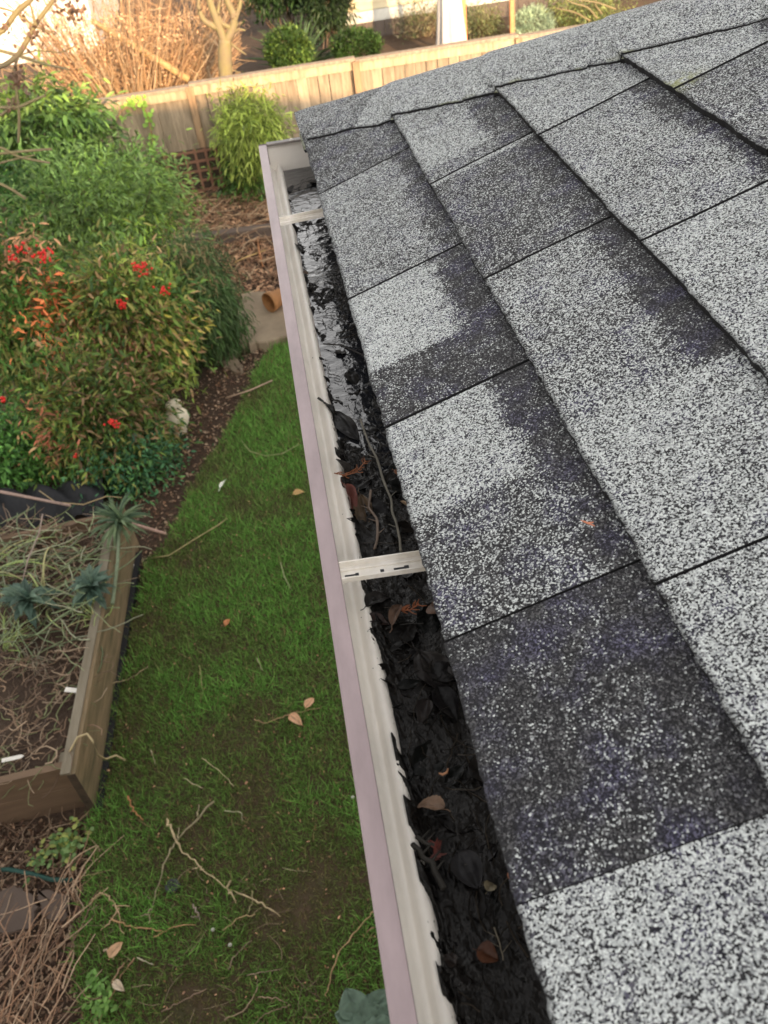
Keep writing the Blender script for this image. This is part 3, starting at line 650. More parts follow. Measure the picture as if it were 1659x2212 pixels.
brown = [(460, 900, 50, 60, .9), (550, 860, 60, 25, .6), (400, 1180, 60, 60, .6), (700, 1820, 100, 120, .35), (640, 2050, 130, 180, .42), (500, 2150, 120, 60, .35), (480, 1350, 15, 15, .4), (560, 1530, 60, 20, .25), (420, 1000, 40, 60, .5), (690, 1900, 60, 150, .4), (330, 2150, 80, 60, .35)]
lushy = [(590, 970, 60, 130, .6), (560, 1330, 150, 180, .45), (520, 1480, 120, 100, .3), (340, 1960, 90, 60, .5), (260, 1700, 40, 120, .3), (620, 780, 60, 40, .5)]
Cn = LP.mean(0)
mb = MB(); gx = np.linspace(-1.9, .6, 130); gy = np.linspace(-1.2, 8.3, 380); X, Y = np.meshgrid(gx, gy, indexing='ij')
wob = (fbm(X*6, Y*6, 5, 3)-.5)*.16
ins = inpoly(X+wob, Y+wob*.7, LP)
Zl = GZ+(fbm(X*2.2, Y*2.2, 66, 3)-.5)*.02
V = np.stack([X, Y, Zl], -1).reshape(-1, 3); a_, b_ = X.shape
i, j = np.meshgrid(np.arange(a_-1), np.arange(b_-1), indexing='ij')
Q = np.stack([i*b_+j, (i+1)*b_+j, (i+1)*b_+j+1, i*b_+j+1], -1).reshape(-1, 4)
ok = ins.ravel()[Q].all(1)
mb.add(V, Q[ok]); o = mb.build('lawn', M_lawn, smooth=True); tag(o, 'mossy patchy lawn running alongside the house', 'lawn', kind='structure')
# grass blades
def blades(n, x0, x1, y0, y1, seed, hL, hW, lpoly):
    g = np.random.default_rng(seed); x = g.uniform(x0, x1, n); y = g.uniform(y0, y1, n)
    wob = (fbm(x*6, y*6, 5, 3)-.5)*.16
    ok = inpoly(x+wob, y+wob*.7, lpoly)
    br = pgauss(x, y, brown); lu = pgauss(x, y, lushy); nz = fbm(x*3, y*3, 9, 4)
    health = .58-br*.7+lu*.55+(nz-.5)*1.9+.25*sm(2.5, 5, y)-.2*sm(2.6, 1.6, y) if False else .60-br*.7+lu*.55+(nz-.5)*1.9+.3*sm(2.2, 4.5, y)
    ok &= g.random(n) < np.clip(health+.45, .42, 1)
    x, y, health = x[ok], y[ok], health[ok]; n = len(x); br = br[ok]
    th = g.uniform(0, 6.28, n); ln = g.uniform(.2, 1., n)
    D = np.stack([np.cos(th)*ln, np.sin(th)*ln, g.uniform(.35, 1.1, n)], 1)
    z = GZ+(fbm(x*2.2, y*2.2, 66, 3)-.5)*.02-.002
    t = np.clip(health, 0, 1)[:, None]
    c = (1-t)*np.array([.12, .10, .040])+t*np.array([.155, .33, .065])
    c = c*g.uniform(.55, 1.5, (n, 1)); m_ = g.random(n) < .13; c[m_] = np.array([.24, .20, .09])*g.uniform(.6, 1.2, (m_.sum(), 1))
    L_ = hL*g.uniform(.5, 1.3, n)*np.clip(.55+health*.6, .5, 1.2)
    mb = MB(); mb.leaves(np.stack([x, y, z], 1), D, np.tile([0., 0, 1], (n, 1))+g.normal(0, .3, (n, 3)), L_, hW, c, four=True); return mb
mb = blades(230000, -1.75, .3, .6, 8.0, 1, .042, .0042, LP)
m2_ = blades(26000, -1.75, .3, .6, 8.0, 2, .085, .0045, LP); mb.n = mb.n; off = mb.n
mb.add(m2_.v[0], m2_.q[0], None, m2_.c[0]*1.15)
o = mb.build('grass', M_grass); tag(o, 'short damp green grass with mossy and bare brown patches', 'grass', kind='stuff')
# litter on bare soil: chips, leaves and crumbs
def scatter_litter(name, label, n, px_poly, cols, L0, L1, seed, cat='leaf litter', zoff=-.02, Wf=.5):
    P = np.array([onz(x, y)[:2] for x, y in px_poly]); g = np.random.default_rng(seed); x = g.uniform(P[:, 0].min(), P[:, 0].max(), n); y = g.uniform(P[:, 1].min(), P[:, 1].max(), n)
    ok = inpoly(x, y, P); x, y = x[ok], y[ok]; n = len(x); th = g.uniform(0, 6.28, n)
    D = np.stack([np.cos(th), np.sin(th), g.uniform(-.1, .5, n)], 1); ci = g.integers(0, len(cols), n); c = np.array(cols)[ci]*g.uniform(.5, 1.4, (n, 1))
    L_ = g.uniform(L0, L1, n); mb = MB(); mb.leaves(np.stack([x, y, GZ+zoff+g.uniform(0, .02, n)], 1), D, np.stack([g.normal(0, .4, n), g.normal(0, .4, n), np.ones(n)], 1), L_, L_*g.uniform(Wf*.4, Wf*1.3, n), c)
    o = mb.build(name, M_leaf); tag(o, label, cat, kind='stuff'); return o
BRN = [(.11, .06, .035), (.06, .032, .02), (.17, .11, .07), (.045, .025, .018), (.22, .16, .11)]
scatter_litter('mulch_chips', 'brown mulch and dead leaves along the shrub border', 9000, [(330, 1260), (250, 1240), (300, 1060), (390, 880), (500, 730), (600, 730), (650, 780), (560, 880), (480, 1000), (430, 1160)], BRN, .012, .04, 31, 'mulch')
scatter_litter('dead_leaves', 'tan dead leaves and bracken in front of the far fence', 12000, [(330, 640), (330, 430), (700, 400), (720, 640)], [(.24, .14, .08), (.15, .085, .05), (.32, .21, .13), (.09, .05, .03)], .03, .09, 32, Wf=.35)
scatter_litter('fallen_chips', 'small dead leaf scraps scattered over the lawn', 700, [(180, 2200), (250, 1500), (330, 1230), (560, 900), (640, 900), (840, 2200)], [(.3, .17, .1), (.2, .1, .06), (.12, .07, .03)], .008, .022, 33, 'leaf scraps', zoff=.012)
scatter_litter('bed_mulch', 'dark crumbs of soil and leaf under the twig heap', 5000, [(-60, 2330), (-60, 1780), (200, 1770), (180, 2330)], BRN, .008, .03, 34, 'mulch')

# ================================================================= SHRUBS
def crownc(px, py, Y, rx, ry):
    c = ony(px, py, Y); z = dep(c); return c, rx/FPX*z, ry/FPX*z
def shrub(name, label, cat, px, py, Y, rx, ry, cols, nclus, nleaf, L_, W_, seed, depthf=1., droop=.3, stems=14, spread=.09, group=None, upright=0, accent=None, lump=.38, base_z=GZ, stemcol=(.12, .08, .05), inner=.45):
    c, ax, az = crownc(px, py, Y, rx, ry); ay = ax*depthf
    g = np.random.default_rng(seed)
    base = np.array([c[0], c[1], base_z-.02]); root = thing(name, label, cat, base, group)
    d = g.normal(size=(nclus, 3)); d /= np.linalg.norm(d, axis=1)[:, None]
    lumpf = 1+lump*(vn(np.arctan2(d[:, 1], d[:, 0])*2.2+seed, d[:, 2]*2.6+seed, seed)*2-1)
    rr_ = (inner+(1-inner)*g.random(nclus)**.45)*lumpf
    P = np.stack([d[:, 0]*ax, d[:, 1]*ay, d[:, 2]*az], 1)*rr_[:, None]+c
    low = P[:, 2] < base_z+.05; P[low, 2] = base_z+.05+g.random(low.sum())*.15
    out = (P-c); out /= np.linalg.norm(out, axis=1)[:, None]+1e-9
    cidx = g.integers(0, len(cols), nclus); cb = np.array(cols)[cidx]
    patch = vn(P[:, 0]*4+seed, P[:, 2]*4+P[:, 1]*3, 5)[:, None]; cb = cb*(.55+.9*patch)
    if accent:
        for (ax_, ay_, ar, ac, pr) in accent:   # coloured patches, given where the photo shows them on the crown
            q = ony(ax_, ay_, Y-ay*.6); dd = np.hypot(P[:, 0]-q[0], (P[:, 2]-q[2])); m_ = (dd < ar/FPX*dep(q)) & (g.random(nclus) < pr) & (P[:, 1] < c[1]+ay*.2); cb[m_] = np.array(ac)*g.uniform(.7, 1.2, (m_.sum(), 1))
    k = nleaf; P2 = np.repeat(P, k, 0); o2 = np.repeat(out, k, 0); cl = np.repeat(cb, k, 0); n = len(P2)
    spd = g.normal(0, spread*1.2, (n, 3)); P2 = P2+spd
    D = o2*.8+g.normal(0, .55, (n, 3)); D[:, 2] += -droop+upright
    N = np.tile([0, 0, 1.], (n, 1))+g.normal(0, .45, (n, 3))
    Ls = L_*g.uniform(.6, 1.35, n); cl = cl*g.uniform(.45, 1.55, (n, 1))
    mb = MB(); mb.leaves(P2, D, N, Ls, Ls*W_, cl)
    mb.build('foliage', M_leaf, root)
    mb = MB()
    for i in range(stems):
        q = P[g.integers(0, nclus)]; mid = base*.4+q*.6+np.array([0, 0, .1]); s_ = base+np.array([g.normal(0, .05), g.normal(0, .05), 0])
        t = np.linspace(0, 1, 7)[:, None]; Pt = (1-t)**2*s_+2*t*(1-t)*mid+t**2*q; mb.tube(Pt, np.linspace(.012, .003, 7), 5, stemcol)
    mb.build('stem', M_stick, root)
    return root, c, (ax, ay, az)
def berries(root, c, Y, px, py, rp_, n, seed):
    g = np.random.default_rng(seed); q = ony(px, py, Y); rad_ = rp_/FPX*dep(q); mb = MB()
    for i in range(n):
        p = q+g.normal(0, 1, 3)*rad_*np.array([.55, .4, .45]); r0 = .010
        mb.lathe([(0, -r0), (r0*.7, -r0*.7), (r0, 0), (r0*.7, r0*.7), (0, r0)], 6, off=p)
    o = mb.build('berry_cluster', M_berry, root, smooth=True); o['label'] = 'bright red berry cluster'
G1 = [(.035, .085, .014), (.05, .115, .02), (.025, .06, .015)]
NAN = [(.055, .10, .018), (.095, .14, .028), (.03, .065, .015), (.13, .125, .035), (.19, .12, .06), (.12, .15, .03), (.05, .09, .02)]
shrub('shrub', 'tall mid green leafy shrub against the left end of the fence', 'shrub', 95, 290, 10.6, 150, 90, [(.065, .11, .022), (.095, .145, .035), (.03, .055, .015)], 380, 16, .11, .32, 101, .8, droop=.5)
shrub('shrub', 'small loose green shrub at the foot of the sunlit fence beside the lattice', 'shrub', 290, 380, 11.0, 75, 50, [(.08, .16, .03), (.11, .18, .04), (.05, .10, .02)], 120, 14, .09, .3, 102, .7, droop=.4)
shrub('nandina', 'blue green feathery shrub behind the red berried ones', 'shrub', 215, 460, 8.9, 168, 95, [(.08, .135, .035), (.11, .17, .05), (.05, .09, .022), (.10, .155, .028)], 560, 20, .075, .24, 103, .9, droop=.25, spread=.13, lump=.4, accent=[(300, 520, 40, (.16, .24, .03), .5)])
shrub('shrub', 'dark green undergrowth filling the gap at the far left of the garden', 'shrub', 10, 480, 9.2, 120, 110, [(.02, .05, .012), (.03, .075, .015)], 260, 14, .09, .3, 104, .9)
r_, c_, a_ = shrub('nandina', 'nandina with coral orange new leaves at the left edge', 'shrub', 45, 690, 6.9, 118, 175, [(.035, .08, .016), (.05, .105, .02), (.10, .10, .03)], 480, 16, .082, .28, 105, .9, droop=.45,
      accent=[(80, 715, 42, (.46, .15, .06), .5), (30, 575, 50, (.28, .15, .08), .5), (105, 660, 28, (.50, .14, .06), .5)])
for k, (a, b, r0, n_) in enumerate(((94, 551, 17, 34), (42, 538, 20, 16), (26, 560, 12, 9))): berries(r_, c_, 6.35, a, b, r0, n_, 200+k)
r_, c_, a_ = shrub('nandina', 'bronze tinged nandina with scattered red berries in the middle of the border', 'shrub', 285, 690, 6.9, 130, 140, NAN, 560, 17, .078, .27, 106, .8, droop=.4, accent=[(250, 760, 60, (.22, .10, .06), .4), (395, 715, 20, (.3, .26, .06), .5)])
for k, (a, b, r0, n_) in enumerate(((305, 578, 17, 34), (355, 625, 14, 18), (258, 652, 11, 14), (265, 660, 9, 10))): berries(r_, c_, 6.42, a, b, r0, n_, 210+k)
r_, c_, a_ = shrub('nandina', 'large bronze and green nandina overhanging the path above the figurine', 'shrub', 222, 915, 6.0, 140, 160, NAN+[(.16, .10, .055)], 700, 17, .068, .27, 107, .85, droop=.4, accent=[(300, 800, 70, (.22, .11, .07), .35), (120, 950, 40, (.33, .12, .07), .4)])
for k, (a, b, r0, n_) in enumerate(((242, 915, 11, 18), (4, 862, 10, 10), (165, 985, 6, 4))): berries(r_, c_, 5.35, a, b, r0, n_, 220+k)
shrub('shrub', 'low green leafy shrub behind the raised bed at the left edge', 'shrub', 35, 985, 5.9, 110, 90, [(.04, .10, .02), (.06, .14, .03), (.02, .055, .015)], 300, 16, .05, .38, 108, .8)
shrub('shrub', 'dark bluish green leafy shrub at the near end of the border', 'shrub', 280, 1010, 5.6, 85, 48, [(.02, .06, .028), (.03, .08, .035), (.045, .10, .03)], 200, 16, .045, .4, 109, .8)
shrub('weeping_shrub', 'dark narrow leaved weeping shrub beside the stone slab', 'shrub', 440, 665, 7.3, 72, 150, [(.022, .045, .014), (.035, .065, .02), (.05, .075, .03)], 420, 20, .085, .13, 110, .95, droop=1.3, spread=.06, accent=[(450, 570, 60, (.13, .10, .05), .3)])
shrub('weeping_shrub', 'small brownish green shrub touching the weeping shrub on its far side', 'shrub', 395, 590, 8.0, 60, 60, [(.07, .09, .03), (.12, .10, .05), (.05, .07, .02)], 150, 16, .07, .16, 111, .9, droop=.6)
shrub('bamboo_shrub', 'yellow green feathery young shrub standing against the fence by the gutter end', 'shrub', 541, 290, 11.1, 72, 78, [(.13, .165, .03), (.17, .205, .045), (.07, .10, .02)], 330, 16, .10, .16, 112, .9, droop=.7, spread=.07)
shrub('shrub', 'dark lower growth under the yellow green young shrub', 'shrub', 545, 378, 11.2, 50, 35, [(.05, .10, .02), (.03, .06, .015)], 90, 14, .09, .3, 113, .8)
# ivy trailing on the fence
mb = MB(); loc = ony(320, 250, 11.68)
pts = [ony(x, y, 11.70) for x, y in ((250, 262), (262, 240), (285, 224), (305, 222), (318, 245), (325, 275), (330, 305), (332, 325))]
mb.tube(np.array(pts), .006, 5, (.2, .12, .06)); Pp = np.array(pts); t = NR.uniform(0, len(pts)-1, 70); Q = np.stack([np.interp(t, np.arange(len(pts)), Pp[:, k]) for k in range(3)], 1)+NR.normal(0, .03, (70, 3))*[1, .2, 1]
mb.leaves(Q, NR.normal(0, 1, (70, 3))*[1, .3, 1], np.tile([0, -1., .2], (70, 1)), .06, .045, np.array([(.14, .24, .04)])*NR.uniform(.5, 1.3, (70, 1)))
o = mb.build('creeper', M_leaf); tag(o, 'thin creeper with small leaves climbing the left fence panel', 'creeper')

# ================================================================= FENCE
FY = 11.8
fence = thing('fence', 'pale wooden board fence with a cap rail, warmly sunlit along its top', 'fence', (0, FY, GZ))
posts = [-7.05, -4.98, -2.90, -.83, 1.24, 3.31, 5.38, 7.45]
def ftop(x): return -2.22+(-.012)*(x) - (.05 if x < -.83 else 0)
for i in range(len(posts)-1):
    a, b = posts[i]+.045, posts[i+1]-.045; mb = MB(); x = a; zt = ftop((a+b)/2)
    while x < b-.02:
        wd = min(R.uniform(.135, .15), b-x); tone = np.array([.29, .225, .15])*R.uniform(.72, 1.15)
        yo = R.uniform(0, .006); mb.box((x, FY+yo, GZ+.18+R.uniform(0, .012)), (x+wd-R.choice([.003, .006, .012]), FY+.018+yo, zt-.02), tone); x += wd
    mb.build('board_panel', M_fence, fence)
    mb = MB(); mb.box((a-.01, FY-.022, zt-.125), (b+.01, FY-.001, zt-.022), (.37, .285, .18)); mb.box((a-.01, FY-.022, GZ+.19), (b+.01, FY-.001, GZ+.28), (.42, .31, .2))
    mb.build('rail', M_fence, fence)
    mb = MB(); mb.box((a-.0435, FY-.045, zt-.02), (b+.0435, FY+.075, zt+.015), (.27, .21, .15)); mb.build('cap_rail', M_fence, fence)
    mb = MB()                                 # kick board below
    mb.box((a, FY+.004, GZ-.03), (b, FY+.02, GZ+.178), (.16, .10, .065)); mb.build('kick_board', M_fence, fence)
for p in posts:
    zt = max(ftop(p-.5), ftop(p+.5)); mb = MB(); mb.box((p-.0435, FY-.068, GZ-.03), (p+.0435, FY+.02, zt-.021), (.28, .18, .10)); mb.build('post', M_fence, fence)
# lattice panel leaning at the fence foot
lp = ony(350, 332, 11.62); lq = ony(462, 400, 11.62)
mb = MB(); x0, x1, z0, z1 = lp[0], ony(452, 330, 11.62)[0]+.1, GZ-.02, lp[2]
k = 0; x = x0
while x < x1: mb.box((x, 11.60, z0), (x+.032, 11.606, z1)); x += .13
z = z0+.02
while z < z1: mb.box((x0, 11.607, z), (x1, 11.613, z+.032)); z += .12
o = mb.build('lattice_panel', M_lat, loc=((x0+x1)/2, 11.6, z0)); tag(o, 'reddish brown square lattice panel at the foot of the fence', 'lattice')
mb = MB(); mb.box((x0-.1, 11.64, z0), (x1+.7, 11.66, z1-.02)); o = mb.build('backing_board', M_endgrain, loc=(x0, 11.64, z0)); tag(o, 'dark brown board standing behind the lattice at the fence foot', 'board')

# ================================================================= BEYOND THE FENCE
# neighbour's house
hy = 18.5; nh = thing('neighbour_house', 'yellow lap sided neighbouring house with white trim and dark skirting, top middle beyond the fence', 'house', (5, hy, GZ))
pa = ony(744, 60, hy); xl = pa[0]-.02
def hz(x): return -3.22-.035*(x-1.8)
mb = MB()
for i in range(26):
    z = -3.0+i*.11; mb.add([(xl, hy, z), (12, hy, z), (12, hy+.03, z+.112), (xl, hy+.03, z+.112)], [(0, 1, 2, 3)]); mb.add([(xl, hy, z), (12, hy, z), (12, hy+.03, z-.001), (xl, hy+.03, z-.001)], [(0, 1, 2, 3)])
mb.box((xl, hy+.031, GZ), (12, hy+6, .7)); mb.build('siding', M_sid, nh)
mb = MB(); mb.box((xl-.02, hy-.03, -3.2), (12, hy+.029, -3.01)); mb.build('trim_board', M_trim, nh)
mb = MB(); mb.box((xl-.06, hy-.05, -3.1), (xl+.12, hy+.0, .7)); mb.build('corner_board', M_trim, nh)
mb = MB(); x = xl
while x < 12: mb.box((x, hy-.012, GZ-.4), (x+.19, hy+.0, -3.201)); x += .2
mb.build('skirting', M_skirt, nh)
mb = MB(); mb.add([(xl-.5, hy-.5, .7), (12.4, hy-.5, .7), (12.4, hy+3, 2.3), (xl-.5, hy+3, 2.3), (12.4, hy+6.5, .7), (xl-.5, hy+6.5, .7)], [(0, 1, 2, 3), (3, 2, 4, 5), (0, 3, 5, 5)][:2]); mb.build('roof', M_sh, nh)
# closed patio umbrella
uy = 15.6; ub = ony(975, 92, uy); um = thing('patio_umbrella', 'closed white patio umbrella standing in front of the neighbouring house', 'umbrella', (ub[0], uy, GZ))
mb = MB(); th = np.linspace(0, 2*np.pi, 33); zz = np.linspace(0, 1, 18); F = np.zeros((18, 33, 3))
zb = ub[2]-.04
for i, t in enumerate(zz):
    r0 = .225-.15*t; fl = 1+.16*np.cos(th*8)*(1-t*.5); F[i, :, 0] = ub[0]+np.cos(th)*r0*fl; F[i, :, 1] = uy+np.sin(th)*r0*fl; F[i, :, 2] = zb+t*1.9+(1-t)**3*.03*np.cos(th*8+1)
mb.grid(F[:, ::-1]); mb.build('canopy', M_canvas, um, smooth=True)
mb = MB(); mb.tube([(ub[0], uy, GZ), (ub[0], uy, zb+2.0)], .022, 10); mb.build('pole', M_orange, um)
mb = MB(); mb.lathe([(.25, 0), (.25, .05), (.06, .08), (.03, .3)], 16, off=(ub[0], uy, GZ)); mb.build('base', M_darkstone, um)
# timber posts
for px, lab in ((1003, 'slim orange wooden post right behind the closed umbrella'), (1106, 'slim orange wooden post standing alone right of the umbrella')):
    q = onz(px, 118, GZ); q = ony(px, 60, 15.9); mb = MB(); mb.box((-.035, -.035, 0), (.035, .035, 2.9)); mb.box((-.045, -.045, 2.9), (.045, .045, 2.94))
    o = mb.build('wooden_post', M_orange); o.location = (q[0], 15.9, GZ); tag(o, lab, 'post', 'orange wooden posts')
BX = [(.016, .036, .008), (.026, .052, .010), (.012, .026, .006)]
shrub('boxwood', 'round clipped boxwood, the left of the two behind the fence', 'shrub', 622, 108, 15.2, 46, 40, BX+[(.05, .08, .015)], 420, 16, .045, .5, 121, 1., droop=0, spread=.03, lump=.06, inner=.8)
shrub('boxwood', 'wider low clipped boxwood, the right of the two behind the fence', 'shrub', 769, 100, 15.6, 50, 30, BX, 420, 16, .045, .5, 122, 1., droop=0, spread=.03, lump=.06, inner=.8)
shrub('lavender_shrub', 'grey green mounded shrub in front of the neighbouring skirting at the roof edge', 'shrub', 1150, 55, 16.6, 42, 32, [(.12, .16, .11), (.16, .20, .14)], 240, 16, .06, .2, 123, 1., droop=-.4, spread=.03, lump=.1, inner=.7)
shrub('shrub', 'brownish green straggly shrub below the neighbouring trim', 'shrub', 920, 45, 17.9, 60, 26, [(.10, .09, .055), (.14, .12, .07), (.06, .08, .03)], 180, 12, .07, .2, 124, .5, droop=-.2)
shrub('shrub', 'dull green shrub between the umbrella and the lone post', 'shrub', 1040, 52, 17.4, 40, 32, [(.10, .10, .05), (.06, .075, .03)], 160, 12, .07, .25, 125, .6)
shrub('shrub', 'dark green hedge piece at the top right beyond the roof', 'shrub', 1260, 22, 17.0, 90, 34, [(.05, .07, .025), (.08, .09, .03)], 260, 12, .07, .3, 126, .6)
shrub('evergreen', 'large dark evergreen mass behind the forked tree', 'shrub', 600, -62, 19.0, 150, 60, [(.007, .017, .005), (.014, .030, .008), (.009, .022, .006)], 620, 14, .12, .3, 127, .6)
shrub('evergreen', 'dark evergreen shrub just left of the neighbouring house corner', 'shrub', 705, 0, 18.0, 45, 60, [(.007, .015, .006), (.014, .026, .008)], 300, 14, .11, .25, 128, .6)
# spiky plant
q = onz(648, 118, GZ); q = np.array([ony(645, 100, 16.6)[0], 16.6, GZ]); g = np.random.default_rng(5); n_ = 120
th = g.uniform(0, 6.28, n_); el = g.uniform(.4, 1.5, n_); D = np.stack([np.cos(th)*np.cos(el), np.sin(th)*np.cos(el), np.sin(el)], 1)
mb = MB(); mb.leaves(np.zeros((n_, 3)), D, np.tile([0, 0, 1.], (n_, 1)), g.uniform(.5, 1.05, n_), .055, np.array([(.035, .06, .028)])*g.uniform(.6, 1.5, (n_, 1)))
o = mb.build('spiky_plant', M_leaf); o.location = q; tag(o, 'dark spiky sword leaved plant rising behind the left boxwood', 'plant')
# white wall added to give a bright sunlit area at far left
gy_ = 21.; c0 = ony(-260, 0, gy_); c1 = ony(205, 60, gy_)
gar = thing('backdrop_wall', 'white sunlit outbuilding wall added for the bright area at the top left corner', 'backdrop', ((c0[0]+c1[0])/2, gy_, GZ))
mb = MB(); mb.box((c0[0], gy_, GZ-.2), (c1[0], gy_+5, .3)); 
for i in range(22): mb.box((c0[0], gy_-.012, GZ+i*.17), (c1[0], gy_-.001, GZ+i*.17+.155))
mb.build('wall', M_backdrop, gar)
mb = MB(); ro = .3; mb.add([(c0[0]-.2, gy_-.3, .3), (c1[0]+.3, gy_-.3, .3), (c1[0]+.3, gy_+2.5, 1.5), (c0[0]-.2, gy_+2.5, 1.5), (c1[0]+.3, gy_+5.3, .3), (c0[0]-.2, gy_+5.3, .3)], [(0, 1, 2, 3), (3, 2, 4, 5)]); mb.build('roof', M_sh, gar)

# forked tree with lichen
def limb(mb, pts, r0, r1, Y, n=8, wig=.0, col=(.3, .22, .14)):
    P = np.array([ony(x, y, Y if not isinstance(Y, (list, tuple)) else Y[i]) for i, (x, y) in enumerate(pts)])
    t = np.linspace(0, len(P)-1, len(P)*4); Q = np.stack([np.interp(t, np.arange(len(P)), P[:, k]) for k in range(3)], 1)
    if len(P) > 2:                                           # soften corners
        for _ in range(2): Q[1:-1] = (Q[:-2]+2*Q[1:-1]+Q[2:])/4
    z = dep(Q[0]); mb.tube(Q, np.linspace(r0, r1, len(t))/FPX*z*(1+.15*(vn(t*1.3, t*0, int(pts[0][0]) % 97)-.5)), n, col)
TY = 12.7; b = ony(487, 165, TY)
tr = thing('forked_tree', 'bare forked tree with pale sunlit bark and yellow green lichen behind the fence', 'tree', (b[0], TY, GZ))
mb = MB(); limb(mb, [(505, 330), (490, 200), (485, 120), (486, 85)], 17, 12, TY, 12)
limb(mb, [(486, 95), (470, 50), (452, 0), (440, -60)], 9, 6, TY); limb(mb, [(486, 95), (502, 65), (508, 40), (495, 10), (480, -20)], 9, 6, TY); mb.build('trunk', M_bark, tr, smooth=True)
for pts, r0 in (([(468, 60), (440, 45), (428, 20), (430, -20)], 7), ([(506, 45), (518, 15), (522, -20)], 6), ([(500, 75), (515, 62), (530, 66)], 3), ([(498, 60), (480, 52), (470, 30), (475, 0)], 5), ([(500, 95), (520, 110), (532, 118)], 2.5), ([(488, 140), (500, 150), (520, 158)], 2)):
    mb = MB(); limb(mb, pts, r0, r0*.5, TY); mb.build('branch', M_bark, tr, smooth=True)
# twiggy coppiced shrub
g = np.random.default_rng(9); TY = 14.2; b = ony(300, 215, TY)
tw = thing('twiggy_shrub', 'big leafless shrub of many fanning sunlit orange stems behind the fence', 'shrub', (b[0], TY, GZ))
mb = MB()
for i in range(520):
    bx = g.uniform(110, 470); x1 = min(bx+(bx-300)*.5+g.normal(0, 45), 520); y1 = g.uniform(-60, 90) if g.random() < .6 else g.uniform(60, 165)
    yy_ = TY+g.normal(0, .35); p0 = ony(bx*.45+165, 235, yy_); p0[2] = max(GZ, p0[2]-.3); p2 = ony(x1, y1, yy_+g.normal(0, .3)); mid = (p0*.45+p2*.55)+np.array([g.normal(0, .12), 0, .12]); t = np.linspace(0, 1, 9)[:, None]
    P = (1-t)**2*p0+2*t*(1-t)*mid+t**2*p2+g.normal(0, .012, (9, 3)); c_ = np.array([(.36, .22, .11), (.42, .27, .14), (.30, .17, .09), (.45, .33, .2)][g.integers(0, 4)])*g.uniform(.6, 1.15)
    mb.tube(P, np.linspace(g.uniform(.006, .013), .0025, 9), 4, c_, cap=False)
    for k in range(3):
        a = P[g.integers(3, 8)]; d = g.normal(0, .18, 3)+np.array([0, 0, .12]); mb.tube([a, a+d*.5+g.normal(0, .02, 3), a+d], [.005, .004, .002], 3, c_, cap=False)
mb.build('stem', M_stick, tw)
n_ = 2600; pc_ = np.array([ony(g.uniform(90, 440), g.uniform(30, 190), TY+g.normal(0, .3)) for _ in range(n_)])
mb = MB(); mb.leaves(pc_, g.normal(0, 1, (n_, 3)), g.normal(0, 1, (n_, 3)), .06, .02, np.array([(.40, .26, .15)])*g.uniform(.5, 1.2, (n_, 1)), four=True); mb.build('twig_tip', M_leaf, tw)
# leaning pole
mb = MB(); P = np.array([ony(200, 45, 14.1), ony(300, 105, 13.9), ony(408, 172, 13.7)]); l0 = P[2].copy(); mb.tube(P-l0, [.04, .045, .05], 10, (.40, .27, .12)); o = mb.build('leaning_pole', M_stick, smooth=True); o.location = l0
tag(o, 'thick pale yellow pole leaning diagonally through the twiggy shrub', 'pole')
# brown twiggy mass behind to close the background
shrub('bare_shrub', 'brown leafless thicket between the twiggy shrub and the forked tree', 'shrub', 400, 20, 17.0, 130, 80, [(.10, .065, .04), (.16, .10, .06), (.05, .035, .02)], 420, 12, .10, .08, 131, .6, droop=-.4)
for i, pts in enumerate((([(1290, 25), (1260, 10), (1235, 18), (1215, 2)]), ([(1330, 0), (1280, 12), (1240, 30)]), ([(1200, 8), (1228, 20), (1262, 34)]))):
    pass
mb = MB()
for pts in ([(1290, 40), (1270, 15), (1240, 8), (1215, -5)], [(1330, 20), (1290, 5), (1250, 0)], [(1275, 45), (1240, 25), (1200, 18)], [(1300, 30), (1285, 10), (1290, -10)]): limb(mb, pts, 2.0, 1, 15.)
q = ony(1290, 60, 15.); o = mb.build('bare_twigs', M_bark, loc=(q[0], 15., GZ)); tag(o, 'bare grey twigs at the top right just beyond the roof', 'shrub')
# overhanging bare tree at left
BY = 6.0; b = np.array([ony(-500, 300, BY)[0], BY, GZ]); bt = thing('bare_tree', 'leafless tree reaching grey lichened branches in from the left edge', 'tree', b)
mb = MB(); mb.tube([b, b+[.05, .1, 1.2], b+[.2, 0, 2.2], b+[.45, -.1, 3.4]], [.12, .10, .07, .04], 10, (.3, .25, .18)); mb.build('trunk', M_bark, bt, smooth=True)
BRN_ = [([(-300, 60), (-60, 95), (40, 120), (100, 140), (150, 150)], 5, 2.2), ([(-300, 200), (0, 150), (44, 116), (76, 52), (116, 0), (150, -50)], 6, 4), ([(-300, 160), (0, 80), (36, 24), (68, 0), (110, -60)], 6.5, 4.5), ([(76, 52), (70, 25), (62, 0), (60, -30)], 3, 2),
        ([(40, 120), (30, 150), (36, 200), (42, 248), (40, 308)], 3.2, 3), ([(-60, 232), (40, 233), (70, 218), (98, 206)], 4, 2.4), ([(-300, 360), (0, 332), (60, 326), (112, 322)], 3.5, 2.6), ([(-200, 300), (0, 316), (40, 340), (108, 352)], 3.6, 2.6),
        ([(-200, 350), (0, 396), (30, 412), (56, 430)], 4, 3), ([(-200, 420), (0, 352), (40, 342), (75, 335)], 2.4, 1.6), ([(-80, 20), (0, 15), (40, 30), (80, 60), (120, 75)], 3, 1.5), ([(40, 120), (80, 108), (130, 115), (160, 100)], 2, 1), ([(-60, 190), (0, 170), (45, 175), (80, 160)], 2.4, 1.2), ([(116, 10), (150, 30), (165, 60)], 2, 1), ([(0, 250), (20, 235), (36, 205)], 3, 2)]
